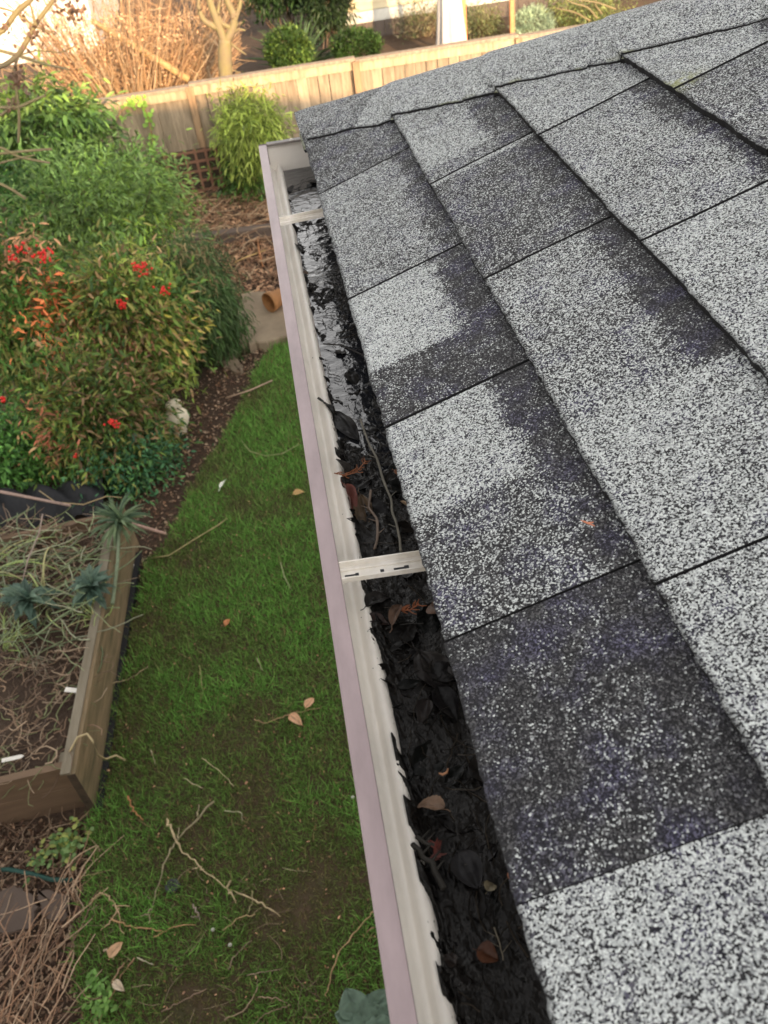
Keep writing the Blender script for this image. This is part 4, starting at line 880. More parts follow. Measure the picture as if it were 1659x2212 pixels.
for pts, r0, r1 in BRN_:
    mb = MB(); limb(mb, pts, r0, r1, BY, 7); mb.build('branch', M_bark, bt, smooth=True)
g = np.random.default_rng(12); mb = MB()
for (x, y, s_, k) in ((150, 25, 28, 50), (36, 165, 16, 34), (38, 180, 14, 20), (75, 60, 40, 26), (10, 60, 40, 20), (80, 110, 40, 20), (30, 225, 14, 14)):
    P = np.array([ony(x+g.normal(0, s_*.5), y+g.normal(0, s_*.5), BY+g.normal(0, .06)) for _ in range(k)]); mb = MB(); mb.leaves(P, g.normal(0, 1, (k, 3)), g.normal(0, 1, (k, 3)), .035, .022, np.array([(.10, .06, .04)])*g.uniform(.4, 1.3, (k, 1))); mb.build('leaf_cluster', M_leaf, bt)

# ================================================================= GARDEN OBJECTS
def slab(name, label, cat, px, h, m, z=GZ-.03, group=None, seed=1, jag=.015):
    P = np.array([onz(x, y, z+h) for x, y in px]); c = P.mean(0); c[2] = z; n = len(P); g = np.random.default_rng(seed)
    Pd = []
    for i in range(n):
        for t in np.linspace(0, 1, 6)[:-1]: Pd.append(P[i]*(1-t)+P[(i+1) % n]*t+np.array([g.normal(0, jag), g.normal(0, jag), 0]))
    Pd = np.array(Pd); n = len(Pd); ins_ = c+(Pd-c)*.97
    Pt = ins_.copy(); Pt[:, 2] = z+h; Pm = Pd.copy(); Pm[:, 2] = z+h-.012; Pb = Pd.copy(); Pb[:, 2] = z-.03
    ct = c.copy(); ct[2] = z+h; V = np.vstack([[ct], Pt, Pm, Pb]); T = [(0, 1+i, 1+(i+1) % n) for i in range(n)]; Q = [(1+i, 1+n+i, 1+n+(i+1) % n, 1+(i+1) % n) for i in range(n)]+[(1+n+i, 1+2*n+i, 1+2*n+(i+1) % n, 1+n+(i+1) % n) for i in range(n)]
    # face order so normals point up
    T = [(a, c2, b2) if np.cross(V[b2]-V[a], V[c2]-V[a])[2] < 0 else (a, b2, c2) for a, b2, c2 in T]
    mb = MB(); mb.add(V, Q, T); o = mb.build(name, m, loc=c); tag(o, label, cat, group); return o
slab('stone_slab', 'large pale sandstone slab under the terracotta pot', 'stone slab', [(515, 742), (500, 715), (512, 660), (520, 632), (600, 625), (690, 620), (720, 700), (680, 722), (610, 728), (560, 738)], .10, M_stone, seed=3)
slab('stone_slab', 'small pale stone at the lawn corner below the large slab', 'stone slab', [(485, 792), (478, 765), (500, 760), (525, 790), (520, 805)], .03, M_stone, seed=4)
slab('stepping_stone', 'dark flat stepping stone at the lower left edge', 'stepping stone', [(-30, 2010), (-20, 1925), (30, 1912), (70, 1928), (82, 1960), (70, 2000), (20, 2018)], .05, M_darkstone, seed=5, jag=.006)
slab('stepping_stone', 'second dark stone half hidden under twigs beside the flat one', 'stepping stone', [(78, 1925), (120, 1925), (150, 1945), (140, 1990), (92, 1985)], .035, M_darkstone, seed=6, jag=.006)
# low kerb of edging across the back
for i, (xa, ya, xb, yb, lab) in enumerate(((372, 528, 470, 512, 'brown stone kerb block, left end of the low edging'), (474, 511, 590, 496, 'brown stone kerb block next to the gutter in the low edging'), (594, 495, 760, 470, 'brown stone kerb block hidden behind the gutter in the low edging'))):
    a = onz(xa, ya, GZ+.08); b = onz(xb, yb, GZ+.08); d = b-a; mb = MB(); mb.obox((0, 0, 0), d, np.array([0, .11, 0]), (0, 0, .2)); mb.obox(np.array([0, -.012, .201]), d, np.array([0, .135, 0]), (0, 0, .03))
    o = mb.build('kerb_block', M_darkstone if i else M_darkstone); o.location = (a[0], a[1], GZ-.12); tag(o, lab, 'kerb block', 'low edging blocks')
# terracotta pot lying on its side
c = onz(592, 648, GZ+.07+.09); c = np.array([c[0], c[1], GZ+.07+.098])
pot = thing('flower_pot', 'terracotta pot lying on its side on the sandstone slab', 'flower pot', (c[0], c[1], GZ+.07))
ax_ = np.array([-1, -.75, 0]); ax_ /= np.linalg.norm(ax_); up_ = np.array([0, 0, 1.]); s_ = np.cross(up_, ax_); Mx = np.stack([s_, up_, ax_], 1)
mb = MB(); mb.lathe([(0, -.16), (.062, -.16), (.068, -.155), (.088, .05), (.096, .05), (.098, .095), (.088, .097), (.084, .05), (.060, -.148), (0, -.148)], 28, Mx, c+np.array([.02, 0, 0])); mb.build('body', M_terra, pot, smooth=True)
sh = onz(583, 658, GZ+.075); mb = MB(); big_leaf(mb, (0, 0, .03), (.1, -.1, .02), (0, 0, 1), .12, .09, (.5, .2, .06), .5, .2, 0, 4, 8, 4, 0)
o = mb.build('pot_shard', M_terra, smooth=True); o.location = sh; tag(o, 'curved terracotta shard lying at the mouth of the pot', 'pot shard')
# figurine
fb = onz(384, 938, GZ); fg = thing('figurine', 'small cream coloured garden figurine peeping out at the foot of the nandina', 'figurine', fb)
mb = MB(); pr = [(0, 0), (.052, 0), (.060, .015), (.062, .05), (.078, .10), (.085, .15), (.078, .195), (.055, .225), (.038, .238), (.045, .252), (.052, .275), (.047, .30), (.030, .318), (0, .324)]
n_ = 24; th = np.linspace(0, 2*np.pi, n_+1); F = np.zeros((len(pr), n_+1, 3))
for i, (r0, z) in enumerate(pr):
    r0 *= 1.3
    F[i, :, 0] = fb[0]+r0*np.cos(th)+z*.14; F[i, :, 1] = fb[1]+r0*.85*np.sin(th)*(1-.1*z); F[i, :, 2] = fb[2]+z
mb.grid(F); mb.build('body', M_fig, fg, smooth=True)
mb = MB(); big_leaf(mb, fb+[.06, -.07, .17], (.1, -.25, -1), (.9, -.6, 0), .10, .06, (.6, .5, .4), .2, .3, 0, 2, 8, 4, 0); big_leaf(mb, fb+[-.05, -.07, .18], (-.1, -.25, -1), (-.9, -.6, 0), .10, .06, (.6, .5, .4), .2, .3, 0, 2, 8, 4, 0); mb.build('wing', M_fig, fg, smooth=True)
mb = MB(); mb.tube([fb+[.045, -.045, .275], fb+[.05, -.075, .268]], [.010, .002], 8); mb.build('beak', M_terra, fg)

# ---------------------------------------------------------------- raised bed
A = onz(190.6, 1750, GZ); zt = GZ+.335
far = onz(300, 1085, GZ+.0); dv = np.array([far[0]-A[0], far[1]-A[1], 0]); BL = 2.1; dv = dv/np.linalg.norm(dv)
pv = np.array([dv[1], -dv[0], 0])            # to the right (lawn side)
bed = thing('raised_bed', 'weathered timber raised bed at the left with a tall plank side along the lawn', 'raised bed', A)
TK = .042
S0 = np.array([A[0], A[1], GZ-.03])+pv*0
mb = MB(); mb.obox(S0, dv*BL, pv*TK, (0, 0, .362)); mb.build('side_board', M_bed, bed)
mb = MB(); mb.obox(S0+np.array([0, 0, .3625])-pv*.03, dv*BL*.62, pv*.050, (0, 0, .012)); mb.obox(S0+dv*(BL*.64)+np.array([0, 0, .364])-pv*.05, dv*BL*.33, pv*.06, (0, 0, .012)); mb.build('top_board', M_bedtop, bed)
mb = MB(); mb.obox(S0-dv*.003, dv*.0025, pv*TK, (0, 0, .36)); mb.build('end_grain', M_endgrain, bed)
fx = -pv; fdir = fx*1+dv*(-.10)
# front boards (two stacked, with a shallow step)
Fa = S0+dv*.05-pv*.001
mb = MB(); mb.obox(Fa, fdir*2.2, dv*TK, (0, 0, .185)); mb.build('front_board', M_bedfront, bed)
mb = MB(); mb.obox(Fa+dv*.004+np.array([0, 0, .186]), fdir*2.2, dv*TK, (0, 0, .165)); mb.build('front_board', M_bedfront, bed)
Fb = S0+dv*(BL-.08)-pv*.001
mb = MB(); mb.obox(Fb, fdir*2.4, dv*TK, (0, 0, .36)); mb.build('back_board', M_bedfront, bed)
# inner corner post & bed soil
mb = MB(); mb.obox(Fa+dv*(TK+.004)-pv*.07+pv*.0, pv*.068, dv*.07, (0, 0, .33)); mb.build('corner_post', M_bedtop, bed)
ng = 70; a_ = np.linspace(.0, 2.2, ng); b_ = np.linspace(.09, BL-.09, ng); F = S0+a_[:, None, None]*(-pv)+b_[None, :, None]*dv; Aa, Bb = np.meshgrid(a_, b_, indexing='ij')
F = F+np.stack([Aa*0, Aa*0, .235+fbm(Aa*6, Bb*6, 77, 4)*.05], -1); mb = MB(); mb.grid(F); o = mb.build('bed_soil', M_soil, smooth=True); tag(o, 'dark compost filling the raised bed', 'soil', kind='structure')
SZ = GZ+.25                                   # soil surface in the bed
# black fabric strip beside and beyond the bed
mb = MB(); mb.obox(S0+pv*(TK+.002)-dv*.02, dv*BL*.95, pv*.035, (0, 0, .045)); o = mb.build('edging_strip', M_blk, loc=S0+pv*.06); tag(o, 'black fabric strip along the lawn foot of the raised bed', 'fabric strip')
q = onz(-60, 1085, GZ+.0); mb = MB(); F = np.zeros((24, 12, 3)); e0 = onz(-80, 1105, GZ+.2); e1 = onz(215, 1075, GZ+.2)
for i in range(24):
    for j in range(12): F[i, j] = e0+(e1-e0)*i/23+np.array([0, .35*j/11, .05*math.sin(i*1.1+j)+.16*math.sin(j/11*3.1)-.18])
mb.grid(F); l0 = (e0+e1)/2; o = mb.build('weed_fabric', M_blk, smooth=True, loc=l0); tag(o, 'crumpled black weed fabric behind the raised bed', 'fabric')

def on_bed(x, y, h=0): return onz(x, y, SZ+h)
# dead stems and roots on the soil
g = np.random.default_rng(21)
def tangle(name, label, cat, n, pxpoly, z, cols, L0, L1, r0, seed, wig=.5, rise=.05, bias=None):
    P = np.array([onz(x, y, z)[:2] for x, y in pxpoly]); g = np.random.default_rng(seed); mb = MB(); k = 0
    while k < n:
        x = g.uniform(P[:, 0].min(), P[:, 0].max()); y = g.uniform(P[:, 1].min(), P[:, 1].max())
        if not inpoly(np.array([x]), np.array([y]), P)[0]: k += .2; continue
        k += 1; a = g.uniform(0, 6.28) if bias is None or g.random() < .35 else bias+g.normal(0, .35)+(math.pi if g.random() < .5 else 0); L_ = g.uniform(L0, L1); p = np.array([x, y, z+g.uniform(0, rise)]); Q = []; da = g.normal(0, wig*.4); dz = g.normal(0, .15)
        for i in range(8):
            Q.append(p.copy()); a += g.normal(0, wig)*.45+da*.5; p = p+np.array([math.cos(a), math.sin(a), dz+g.normal(0, .12)])*L_/7; p[2] = max(p[2], z-.005)
        c = np.array(cols[g.integers(0, len(cols))])*g.uniform(.55, 1.25); r_ = r0*g.uniform(.5, 1.3); mb.tube(Q, np.linspace(r_, r_*.6, 8), 5, c, cap=False)
    o = mb.build(name, M_stick); tag(o, label, cat, kind='stuff'); return o
TAN = [(.30, .20, .125), (.22, .14, .09), (.38, .28, .19), (.14, .09, .06)]
tangle('dead_stems', 'tangle of curling tan dead stems covering the near half of the raised bed', 'dead stems', 330, [(-30, 1700), (-30, 1340), (150, 1330), (215, 1330), (190, 1480), (150, 1640), (120, 1680)], SZ+.01, TAN+[(.2, .22, .10)], .08, .26, .0036, 41, .9, .06)
tangle('dead_stems', 'sparser dead stems and stalks in the far half of the raised bed', 'dead stems', 240, [(-30, 1350), (-30, 1130), (230, 1150), (215, 1330)], SZ+.01, TAN+[(.2, .24, .08)], .1, .35, .004, 42, .5, .10)
tangle('green_stalks', 'wispy grey green stalks sprawling over the far half of the raised bed', 'stalks', 230, [(-30, 1400), (-30, 1150), (235, 1160), (205, 1420)], SZ+.03, [(.20, .26, .13), (.28, .33, .17), (.14, .18, .09), (.32, .33, .22)], .12, .4, .0042, 48, .3, .16)
tangle('twig_heap', 'heap of dry pinkish tan twigs in the bottom left corner', 'twigs', 230, [(-60, 2330), (-60, 2000), (60, 2020), (150, 1880), (168, 1900), (160, 2100), (150, 2330)], GZ+.0, [(.42, .27, .17), (.34, .2, .12), (.48, .34, .23), (.2, .12, .08)], .12, .36, .0034, 43, .28, .06, bias=1.1)
tangle('twig_litter', 'fine twigs over the soil between the raised bed and the stepping stones', 'twigs', 140, [(-60, 1920), (-60, 1790), (190, 1770), (170, 1900)], GZ-.01, TAN, .06, .25, .003, 44, .5, .02)
tangle('dry_bracken', 'dry brown stalks along the foot of the far fence', 'dry stalks', 420, [(350, 640), (350, 430), (700, 400), (720, 620)], GZ-.0, [(.30, .18, .10), (.2, .11, .06), (.4, .28, .17)], .15, .6, .006, 45, .4, .12)
tangle('lawn_straw', 'fine pale straws scattered over the lower lawn', 'straw', 90, [(190, 2212), (200, 1900), (600, 1900), (700, 2212)], GZ+.02, [(.35, .27, .17), (.22, .16, .1)], .03, .14, .0014, 46, .3, .01)

# arching pale green stalks (leggy brassica / leek leaves)
def arcs(name, label, cat, base, tips, r, cols, leafy=0, seed=1, hgt=.2):
    g = np.random.default_rng(seed); root = thing(name, label, cat, base); mb = MB(); ml = MB()
    for (tx, ty, th_) in tips:
        e_ = onz(tx, ty, SZ+th_); b0 = np.array(base)+[g.normal(0, .02), g.normal(0, .02), 0]; mid = (b0+e_)/2+np.array([g.normal(0, .04), g.normal(0, .04), hgt*g.uniform(.6, 1.3)]); t = np.linspace(0, 1, 10)[:, None]
        P = (1-t)**2*b0+2*t*(1-t)*mid+t**2*e_; c = np.array(cols[g.integers(0, len(cols))])*g.uniform(.7, 1.2); mb.tube(P, np.linspace(r*1.2, r*.4, 10), 5, c)
    mb.build('stalk', M_stick, root, smooth=True); return root
PG = [(.34, .45, .14), (.42, .50, .20), (.27, .36, .11), (.38, .36, .17)]
arcs('leggy_plant', 'pale green arching stalks sprawling from the left edge of the bed', 'plant', on_bed(-40, 1260), [(60, 1165, .15), (120, 1160, .12), (30, 1320, .02), (140, 1240, .05), (90, 1210, .1), (80, 1330, .02), (20, 1200, .2), (110, 1290, .03), (60, 1260, .1), (10, 1150, .2)], .007, PG, seed=1)
arcs('leggy_plant', 'yellow green curled stalks in the middle of the bed', 'plant', on_bed(95, 1310), [(125, 1190, .12), (90, 1280, .05), (170, 1330, .02), (60, 1240, .1), (150, 1370, .0), (110, 1180, .2), (70, 1350, .0), (185, 1305, .05)], .007, PG, seed=2)
g = np.random.default_rng(8)
arcs('leek_clump', 'pale green strap leaved leek clump against the long bed side', 'plant', on_bed(215, 1345), [(215+g.uniform(-75, 25), 1300+g.uniform(-75, 60), g.uniform(.0, .15)) for _ in range(34)], .0045, PG, seed=3, hgt=.12)
arcs('leek_clump', 'thin green leaf clump on the soil near the left edge', 'plant', on_bed(20, 1400), [(20+g.uniform(-50, 60), 1380+g.uniform(-70, 50), g.uniform(.0, .1)) for _ in range(26)], .004, PG+[(.2, .2, .12)], seed=4, hgt=.1)
arcs('onion_clump', 'small grey green spidery leaf clump above the white bed label', 'plant', on_bed(78, 1430), [(78+g.uniform(-45, 45), 1430+g.uniform(-40, 40), g.uniform(.0, .05)) for _ in range(22)], .003, [(.25, .25, .17), (.3, .24, .17)], seed=5, hgt=.08)
# kale rosettes
def kale(label, px, py, h, rad_, n, cols, W_, seed, stalk=None, el=(.1, 1.2)):
    b = onz(px, py, SZ+h); root = thing('kale', label, 'kale plant', (b[0], b[1], SZ), 'kale plants in the bed'); g = np.random.default_rng(seed); mb = MB()
    for i in range(n):
        th = g.uniform(0, 6.28); e_ = g.uniform(*el); D = np.array([math.cos(th)*math.cos(e_), math.sin(th)*math.cos(e_), math.sin(e_)]); L_ = rad_*g.uniform(.7, 1.1)
        c = np.array(cols[i % len(cols)])*g.uniform(.75, 1.25); big_leaf(mb, b+D*.01, D, (0, 0, 1) if e_ < 1.2 else (1, 0, .2), L_, L_*W_, c, .45, .3, .3, seed*10+i, 14, 4, 0)
    mb.build('foliage', M_leaf, root, smooth=True)
    mb = MB(); base = np.array([b[0], b[1], SZ-.02]) if stalk is None else np.array(stalk); mb.tube([base, (base+b)/2+[.01, 0, .0], b], [.012, .011, .009], 7, (.16, .2, .12)); mb.build('stalk', M_stick, root); return root
BG = [(.05, .08, .06), (.07, .105, .075), (.035, .06, .045)]
kale('broad leaved blue green kale close to the long bed side', 200, 1272, .16, .17, 34, BG, .3, 1, el=(.0, 1.3))
kale('broad leaved blue green kale at the left of the bed', 62, 1300, .16, .18, 34, BG, .3, 2, el=(.0, 1.3))
stalk = onz(243, 1305, GZ+.36)
kale('leggy kale with frilly narrow leaves flopping over the top of the bed side', 258, 1130, .22, .21, 85, [(.08, .115, .065), (.12, .16, .09), (.05, .08, .05)], .085, 3, stalk=stalk, el=(-.2, 1.5))
# label tags and other white bits
def label_tag(px, py, ang, L_, W_, lab, z, name='plant_label', m=M_white):
    c = onz(px, py, z); mb = MB(); ca, sa = math.cos(ang), math.sin(ang); Mr = np.array([[ca, -sa, 0], [sa, ca, 0], [0, 0, 1]])
    mb.box((-L_/2, -W_/2, 0), (L_/2*.7, W_/2, .002), M=Mr)
    V = np.array([(L_/2*.7, -W_/2, 0), (L_/2*.7, W_/2, 0), (L_/2, 0, 0), (L_/2*.7, -W_/2, .002), (L_/2*.7, W_/2, .002), (L_/2, 0, .002)])@Mr.T; mb.add(V, None, [(0, 1, 2), (3, 5, 4)])
    o = mb.build(name, m); o.location = c; o.rotation_euler = (.15, .1, 0); tag(o, lab, 'plant label', 'white plant labels'); return o
label_tag(157, 1491, -.25, .085, .028, 'white plastic label lying on dead stems in the bed', SZ+.07)
label_tag(291, 1225, -.9, .08, .022, 'white plastic label on the soil outside the bed by the lawn', GZ+.01)
label_tag(28, 1638, .1, .11, .022, 'cream label stuck among stems at the near left of the bed', SZ+.08)
mb = MB(); big_leaf(mb, (0, 0, 0), (.4, 1, .1), (0, 0, 1), .13, .026, (.55, .54, .52), .2, .3, 0, 3); o = mb.build('feather', M_leaf, smooth=True); o.location = onz(480, 1045, GZ+.03)-np.array([.02, .05, 0]); tag(o, 'small white feather lying on the lawn', 'feather')
# poles over the bed
def rod(name, lab, cat, pts, r, col, group=None):
    P = np.array(pts); c = P[0].copy(); mb = MB(); mb.tube(P-c, r, 8, col); o = mb.build(name, M_stick, smooth=True); o.location = c; tag(o, lab, cat, group)
rod('garden_stake', 'long pinkish grey cane lying across behind the bed from the left edge', 'stake', [onz(-120, 1035, GZ+.42), onz(0, 1062, GZ+.42), onz(152, 1092, GZ+.40)], [.012, .012, .009], (.34, .24, .20), 'garden canes')
rod('garden_stake', 'short pink cane end sticking out over the lawn beside the leggy kale', 'stake', [onz(262, 1128, GZ+.37), onz(300, 1136, GZ+.33), onz(358, 1153, GZ+.25)], [.012, .012, .011], (.42, .27, .22), 'garden canes')
rod('vine_stem', 'yellow lichened forked stem hooked over the bed side near its corner', 'stem', [onz(150, 1625, SZ+.1), onz(168, 1592, SZ+.12), onz(188, 1585, SZ+.13), onz(200, 1600, SZ+.12), onz(212, 1632, GZ+.3), onz(228, 1640, GZ+.15), onz(250, 1632, GZ+.1), onz(270, 1642, GZ+.05)], [.006]*8, (.45, .36, .2))
rod('dry_stalk', 'long thin pale stalk arching over the far bed corner', 'stem', [onz(40, 1290, SZ+.1), onz(60, 1210, SZ+.3), onz(85, 1150, SZ+.4), onz(92, 1110, SZ+.5)], [.004]*4, (.36, .28, .24))
rod('dry_stalk', 'wiry brown stalk looping out over the lawn from behind the bed', 'stem', [onz(85, 1060, GZ+.4), onz(120, 1085, GZ+.4), onz(180, 1090, GZ+.4), onz(230, 1072, GZ+.38), onz(262, 1075, GZ+.3), onz(262, 1090, GZ+.25)], [.004]*6, (.36, .27, .14))
# hose
rod('garden_hose', 'dark green flattened hose on the soil between bed and twig heap', 'hose', [onz(-30, 1880, GZ), onz(20, 1878, GZ), onz(70, 1888, GZ), onz(110, 1900, GZ), onz(158, 1902, GZ)], [.012]*5, (.02, .075, .06))
# sprinkler head
sp = onz(373, 1915, GZ+.005); sk = thing('sprinkler_head', 'round grey pop up sprinkler head sunk in the lawn', 'sprinkler', sp)
mb = MB(); mb.lathe([(0, .014), (.013, .014), (.014, .011), (.020, .011), (.022, .015), (.030, .014), (.036, .009), (.038, .0), (.038, -.04)], 28, off=sp); mb.build('cap', mat('grey_rubber', (.045, .05, .055), .6, noise=.3, nscale=60), sk, smooth=True)
mb = MB(); mb.box((sp[0]-.012, sp[1]-.010, sp[2]+.0145), (sp[0]+.010, sp[1]+.012, sp[2]+.019)); mb.build('nozzle', M_blk, sk)

# fallen sticks on the lawn: px polylines in a zoomed crop frame (x = 221 + X/2.727, y = 1401 + Y/2.727)
def cp(p): return (221+p[0]/2.727, 1401+p[1]/2.727)
STK = [
 ('longest forked pale twig, sweeping down right across the lower lawn', 3.4, (.42, .33, .19), [[(380, 1000), (405, 1070), (440, 1150), (520, 1240), (600, 1310), (740, 1420), (880, 1470), (980, 1520), (1050, 1580)], [(740, 1420), (768, 1460), (790, 1500)], [(600, 1300), (560, 1285), (530, 1300)], [(735, 1410), (755, 1365)]]),
 ('long grey twig crossing the longest one above the sprinkler', 3.0, (.26, .22, .13), [[(660, 900), (560, 1000), (440, 1130), (380, 1220), (330, 1400), (290, 1530), (275, 1620)], [(445, 1130), (450, 1055)], [(290, 1535), (262, 1568), (225, 1575)], [(560, 990), (568, 920)]]),
 ('tan twig with a thick orange end below the sprinkler', 3.0, (.42, .25, .12), [[(50, 1590), (180, 1640), (350, 1662)], [(300, 1700), (360, 1670), (430, 1635), (550, 1628)]]),
 ('fine twig carrying two peach coloured dead leaves', 2.2, (.40, .27, .14), [[(895, 415), (960, 440), (1060, 405), (1120, 380), (1290, 350)]]),
 ('straight thin straw in the middle of the lawn', 1.8, (.42, .36, .20), [[(585, 645), (680, 715), (775, 810)]]),
 ('short straw left of the straight thin one', 1.8, (.42, .36, .22), [[(480, 765), (590, 822)]]),
 ('orange brown curved husk near the raised bed corner', 3.0, (.38, .17, .07), [[(150, 870), (165, 915), (190, 960), (240, 1010)]]),
 ('upright yellow straw in the upper lawn', 1.8, (.36, .32, .14), [[(570, 100), (585, 170), (590, 290)]]),
 ('tall curved twig beside the gutter above the round leaved plant', 2.8, (.36, .24, .12), [[(1600, 1550), (1560, 1590), (1480, 1680), (1390, 1790), (1350, 1920), (1310, 2040)]]),
 ('short brown twig stub touching the tall curved twig', 2.2, (.30, .18, .10), [[(1600, 1640), (1555, 1672)]]),
 ('dull curved twig right of the white pebbles', 2.2, (.24, .18, .12), [[(740, 1890), (770, 1820), (880, 1720)]]),
 ('straight brown stick near the bottom of the lawn', 2.6, (.24, .16, .11), [[(350, 2140), (480, 2070), (615, 2005)]]),
 ('long hooked twig curving up from the bottom edge', 2.4, (.26, .19, .12), [[(720, 2190), (850, 2120), (910, 2020), (915, 1950)]]),
 ('thin wavy twig right of the long hooked one', 2.0, (.28, .2, .13), [[(915, 2055), (1030, 2060), (1090, 2090)]]),
 ('twig running off the bottom edge left of the round leaved plant', 2.2, (.24, .17, .11), [[(900, 2210), (960, 2150), (1050, 2120), (1110, 2100)]]),
 ('short upright olive twig right of the longest twig', 2.4, (.28, .24, .12), [[(882, 1425), (885, 1500), (860, 1560)]]),
 ('curved yellowish twig below the end of the longest twig', 2.8, (.34, .25, .12), [[(710, 1660), (800, 1590), (900, 1565)]]),
 ('tiny white stick low on the left of the lawn', 2.0, (.50, .44, .32), [[(205, 1820), (300, 1862)]]),
 ('short grey stick right of the sprinkler', 3.0, (.28, .22, .18), [[(535, 1505), (552, 1550), (575, 1600)], [(572, 1580), (520, 1580)]]),
 ('hooked bleached twig left of the sprinkler', 3.0, (.40, .28, .16), [[(-60, 1490), (-20, 1442), (30, 1455), (70, 1500), (100, 1560), (105, 1650), (130, 1680)], [(100, 1530), (40, 1620), (-10, 1660)], [(60, 1515), (160, 1518)]]),
 ('angled thin bleached stem in the centre of the lawn', 1.6, (.34, .32, .2), [[(720, 955), (825, 965), (822, 1030)]]),
 ('pale short straw near the bed side', 1.6, (.38, .32, .2), [[(285, 600), (315, 685)]]),
 ('short straw high on the lawn near the gutter', 1.5, (.34, .3, .18), [[(910, 55), (945, 130)]]),
 ('nearly level thin twig low in the brown patch', 1.8, (.24, .18, .12), [[(850, 1925), (1000, 1895), (1060, 1890)]]),
 ('level straw halfway between the lawn centre and the gutter', 1.5, (.26, .24, .13), [[(1060, 1290), (1120, 1308), (1210, 1310)]]),
 ('bowed twig leaning from the bed side out over the lawn', 2.2, (.36, .28, .16), [[(-40, 212), (60, 205), (130, 190), (200, 155), (270, 105)]]),
 ('curved twig at the lower left beside the twig heap', 2.8, (.30, .19, .11), [[(130, 1850), (60, 1950), (20, 2060), (-50, 2190)]]),
 ('brown slanting twig at the lower left of the lawn', 2.6, (.30, .18, .10), [[(190, 1820), (110, 1930), (60, 2030), (-20, 2210)]]),
 ('right angled pale stub near the hooked bleached twig', 3.2, (.40, .30, .2), [[(5, 1780), (80, 1785), (60, 1830)]]),
]
for k, (lab, w_, col, lines) in enumerate(STK):
    mb = MB(); org = None
    for pts in lines:
        P = np.array([onz(*cp(p), GZ+.035+.012*math.sin(i*2.1+k)) for i, p in enumerate(pts)]); t = np.linspace(0, len(P)-1, len(P)*4); Q = np.stack([np.interp(t, np.arange(len(P)), P[:, j]) for j in range(3)], 1)
        if org is None: org = Q[0].copy()
        if len(Q) > 5:
            Q[1:-1] = (Q[:-2]+2*Q[1:-1]+Q[2:])/4
        Q = Q-org; r_ = w_/FPX*dep(org)*1.0; r_ = r_*.75*(1 if pts is lines[0] else .75); Q[1:-1, :2] += (np.random.default_rng(k).random((len(Q)-2, 2))-.5)*r_*2.6; mb.tube(Q, np.linspace(r_, r_*.55, len(t))*(1+.9*(vn(t*3, t*0, k)-.5)), 6, col)
    o = mb.build('fallen_twig', M_stick, smooth=True); o.location = org; tag(o, lab, 'twig', 'twigs fallen on the lawn')
# twigs further up
for lab, w_, col, pts in (('thin dead cane on the bare soil right of the figurine', 2.6, (.40, .28, .2), [(487, 860), (540, 843), (588, 822)]), ('long bent twig lying across the soil and the upper lawn', 2.0, (.36, .3, .14), [(330, 1205), (365, 1200), (420, 1165), (470, 1135), (490, 1120)]),
                          ('fine looping stem in the upper lawn near the gutter', 1.4, (.30, .32, .14), [(520, 950), (540, 975), (575, 985), (610, 980), (645, 960)]), ('thin green straw beside the gutter in the upper lawn', 1.6, (.3, .32, .16), [(606, 1215), (614, 1245), (628, 1272)]), ('orange dead stem standing by the low edging', 3, (.45, .2, .08), [(568, 575), (560, 545), (556, 515)]), ('straw coloured dead stem across the soil above the slab', 2.4, (.45, .3, .12), [(505, 568), (530, 556), (575, 540)])):
    P = np.array([onz(x, y, GZ+.03+(.02 if i % 2 else 0)) for i, (x, y) in enumerate(pts)]); c = P[0].copy(); mb = MB(); r_ = w_/FPX*dep(c)*.7; mb.tube(P-c, r_, 6, col); o = mb.build('fallen_twig', M_stick, smooth=True); o.location = c; tag(o, lab, 'twig', 'twigs fallen on the lawn')
def fl(px, py, L_, a, col, lab, name='dead_leaf', cat='leaf'):
    mb = MB(); big_leaf(mb, (0, 0, 0), (math.cos(a), math.sin(a), .15), (0, -.2, 1), L_, L_*.55, col, .3, .3, 0, int(px) % 50, 10, 4, .1); o = mb.build(name, M_leaf, smooth=True); o.location = onz(px, py, GZ+.05); tag(o, lab, cat, 'dead leaves on the lawn')
PE = (.36, .21, .13)
fl(626, 1545, .10, -.9, PE, 'peach coloured dead leaf hanging from the fine twig, left of two'); fl(660, 1530, .09, .9, PE, 'peach coloured dead leaf on the fine twig, right of two')
fl(236, 2070, .09, .9, (.32, .20, .12), 'pale pinkish curled leaf at the lower left of the lawn'); fl(245, 2120, .07, -.8, (.36, .29, .22), 'whitish narrow leaf below the pinkish curled leaf')
fl(633, 1068, .09, .2, (.30, .19, .08), 'tan flat leaf at the gutter side of the upper lawn'); fl(487, 1352, .07, 1.2, (.30, .12, .05), 'red brown leaf in the left middle of the lawn')
fl(615, 1500, .05, .2, (.25, .10, .05), 'small rusty leaf above the fine twig', ) if False else None
for px, py, lab in ((460, 2008, 'upper of two white pebbles on the lower lawn'), (497, 2041, 'lower of two white pebbles on the lower lawn'), (762, 1722, 'white pebble on the dark lawn close to the gutter')):
    mb = MB(); r0 = .0095; mb.lathe([(0, -r0*.7), (r0*.8, -r0*.4), (r0, 0), (r0*.7, r0*.5), (0, r0*.7)], 10); o = mb.build('pebble', M_trim, smooth=True); o.location = onz(px, py, GZ+.035); tag(o, lab, 'pebble', 'white pebbles on the lawn')
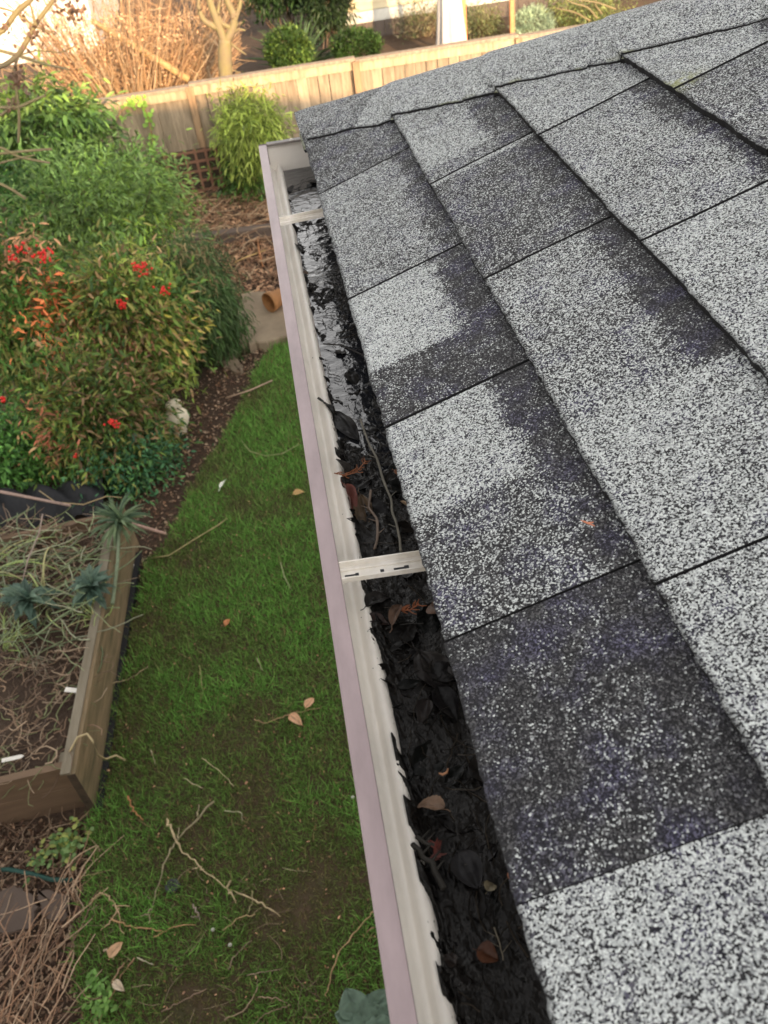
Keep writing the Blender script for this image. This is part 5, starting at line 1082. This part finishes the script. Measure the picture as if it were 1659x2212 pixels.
# round leaved plant at the bottom by the gutter
b = onz(790, 2245, GZ); pl = thing('round_leaved_plant', 'bluish round leaved plant at the bottom edge beside the gutter', 'plant', b)
for (x, y, r0, a) in ((760, 2165, 36, 1.9), (795, 2168, 22, 1.4), (825, 2160, 30, .7), (750, 2195, 30, 2.8), (812, 2195, 32, .2), (842, 2185, 26, .5), (785, 2215, 30, 4.2), (830, 2225, 30, -.6)):
    q = onz(x, y, GZ+.32); L_ = 2*r0/FPX*dep(q); D = np.array([math.cos(a), math.sin(a), .12]); mb = MB()
    big_leaf(mb, q-D*L_/2, D, (0, -.15, 1), L_, L_*.92, (.055, .085, .062), .12, .1, 0, int(x) % 40, 14, 6, .1, tip=.9); o = mb.build('leaf', M_leaf, pl, smooth=True)
mb = MB()
for (x, y) in ((760, 2175), (825, 2170), (812, 2195), (785, 2215)): mb.tube([b, onz(x, y, GZ+.31)], [.006, .004], 6, (.14, .09, .06))
mb.build('stem', M_stick, pl)
# weeds near the bed corner
def weed(px, py, rpx, n, L_, cols, lab, seed, z=GZ):
    g = np.random.default_rng(seed); c = onz(px, py, z); rr_ = rpx/FPX*dep(c); P = c+g.normal(0, 1, (n, 3))*[rr_*.55, rr_*.7, 0]; P[:, 2] = z+g.uniform(.0, .07, n); a = g.uniform(0, 6.28, n); D = np.stack([np.cos(a), np.sin(a), g.uniform(-.2, .4, n)], 1)
    cc = np.array(cols)[g.integers(0, len(cols), n)]*g.uniform(.7, 1.3, (n, 1)); mb = MB(); mb.leaves(P-c, D, np.tile([0, 0, 1.], (n, 1))+g.normal(0, .3, (n, 3)), L_*g.uniform(.6, 1.3, n), L_*.7, cc); o = mb.build('weed', M_leaf); o.location = c; tag(o, lab, 'weed', 'weeds on the soil', 'stuff')
WG = [(.09, .14, .05), (.06, .11, .035), (.16, .18, .05)]
weed(150, 1830, 34, 130, .035, WG, 'leafy green weed patch just below the raised bed corner', 1)
weed(95, 1865, 26, 50, .03, WG, 'small weed left of the leafy patch, above the hose', 2)
weed(228, 2180, 26, 90, .028, [(.07, .14, .03), (.10, .18, .04)], 'bright green clover like weed beside the twig heap', 3)
weed(210, 2130, 16, 40, .026, [(.07, .14, .03)], 'little weed tuft at the upper edge of the twig heap', 4)
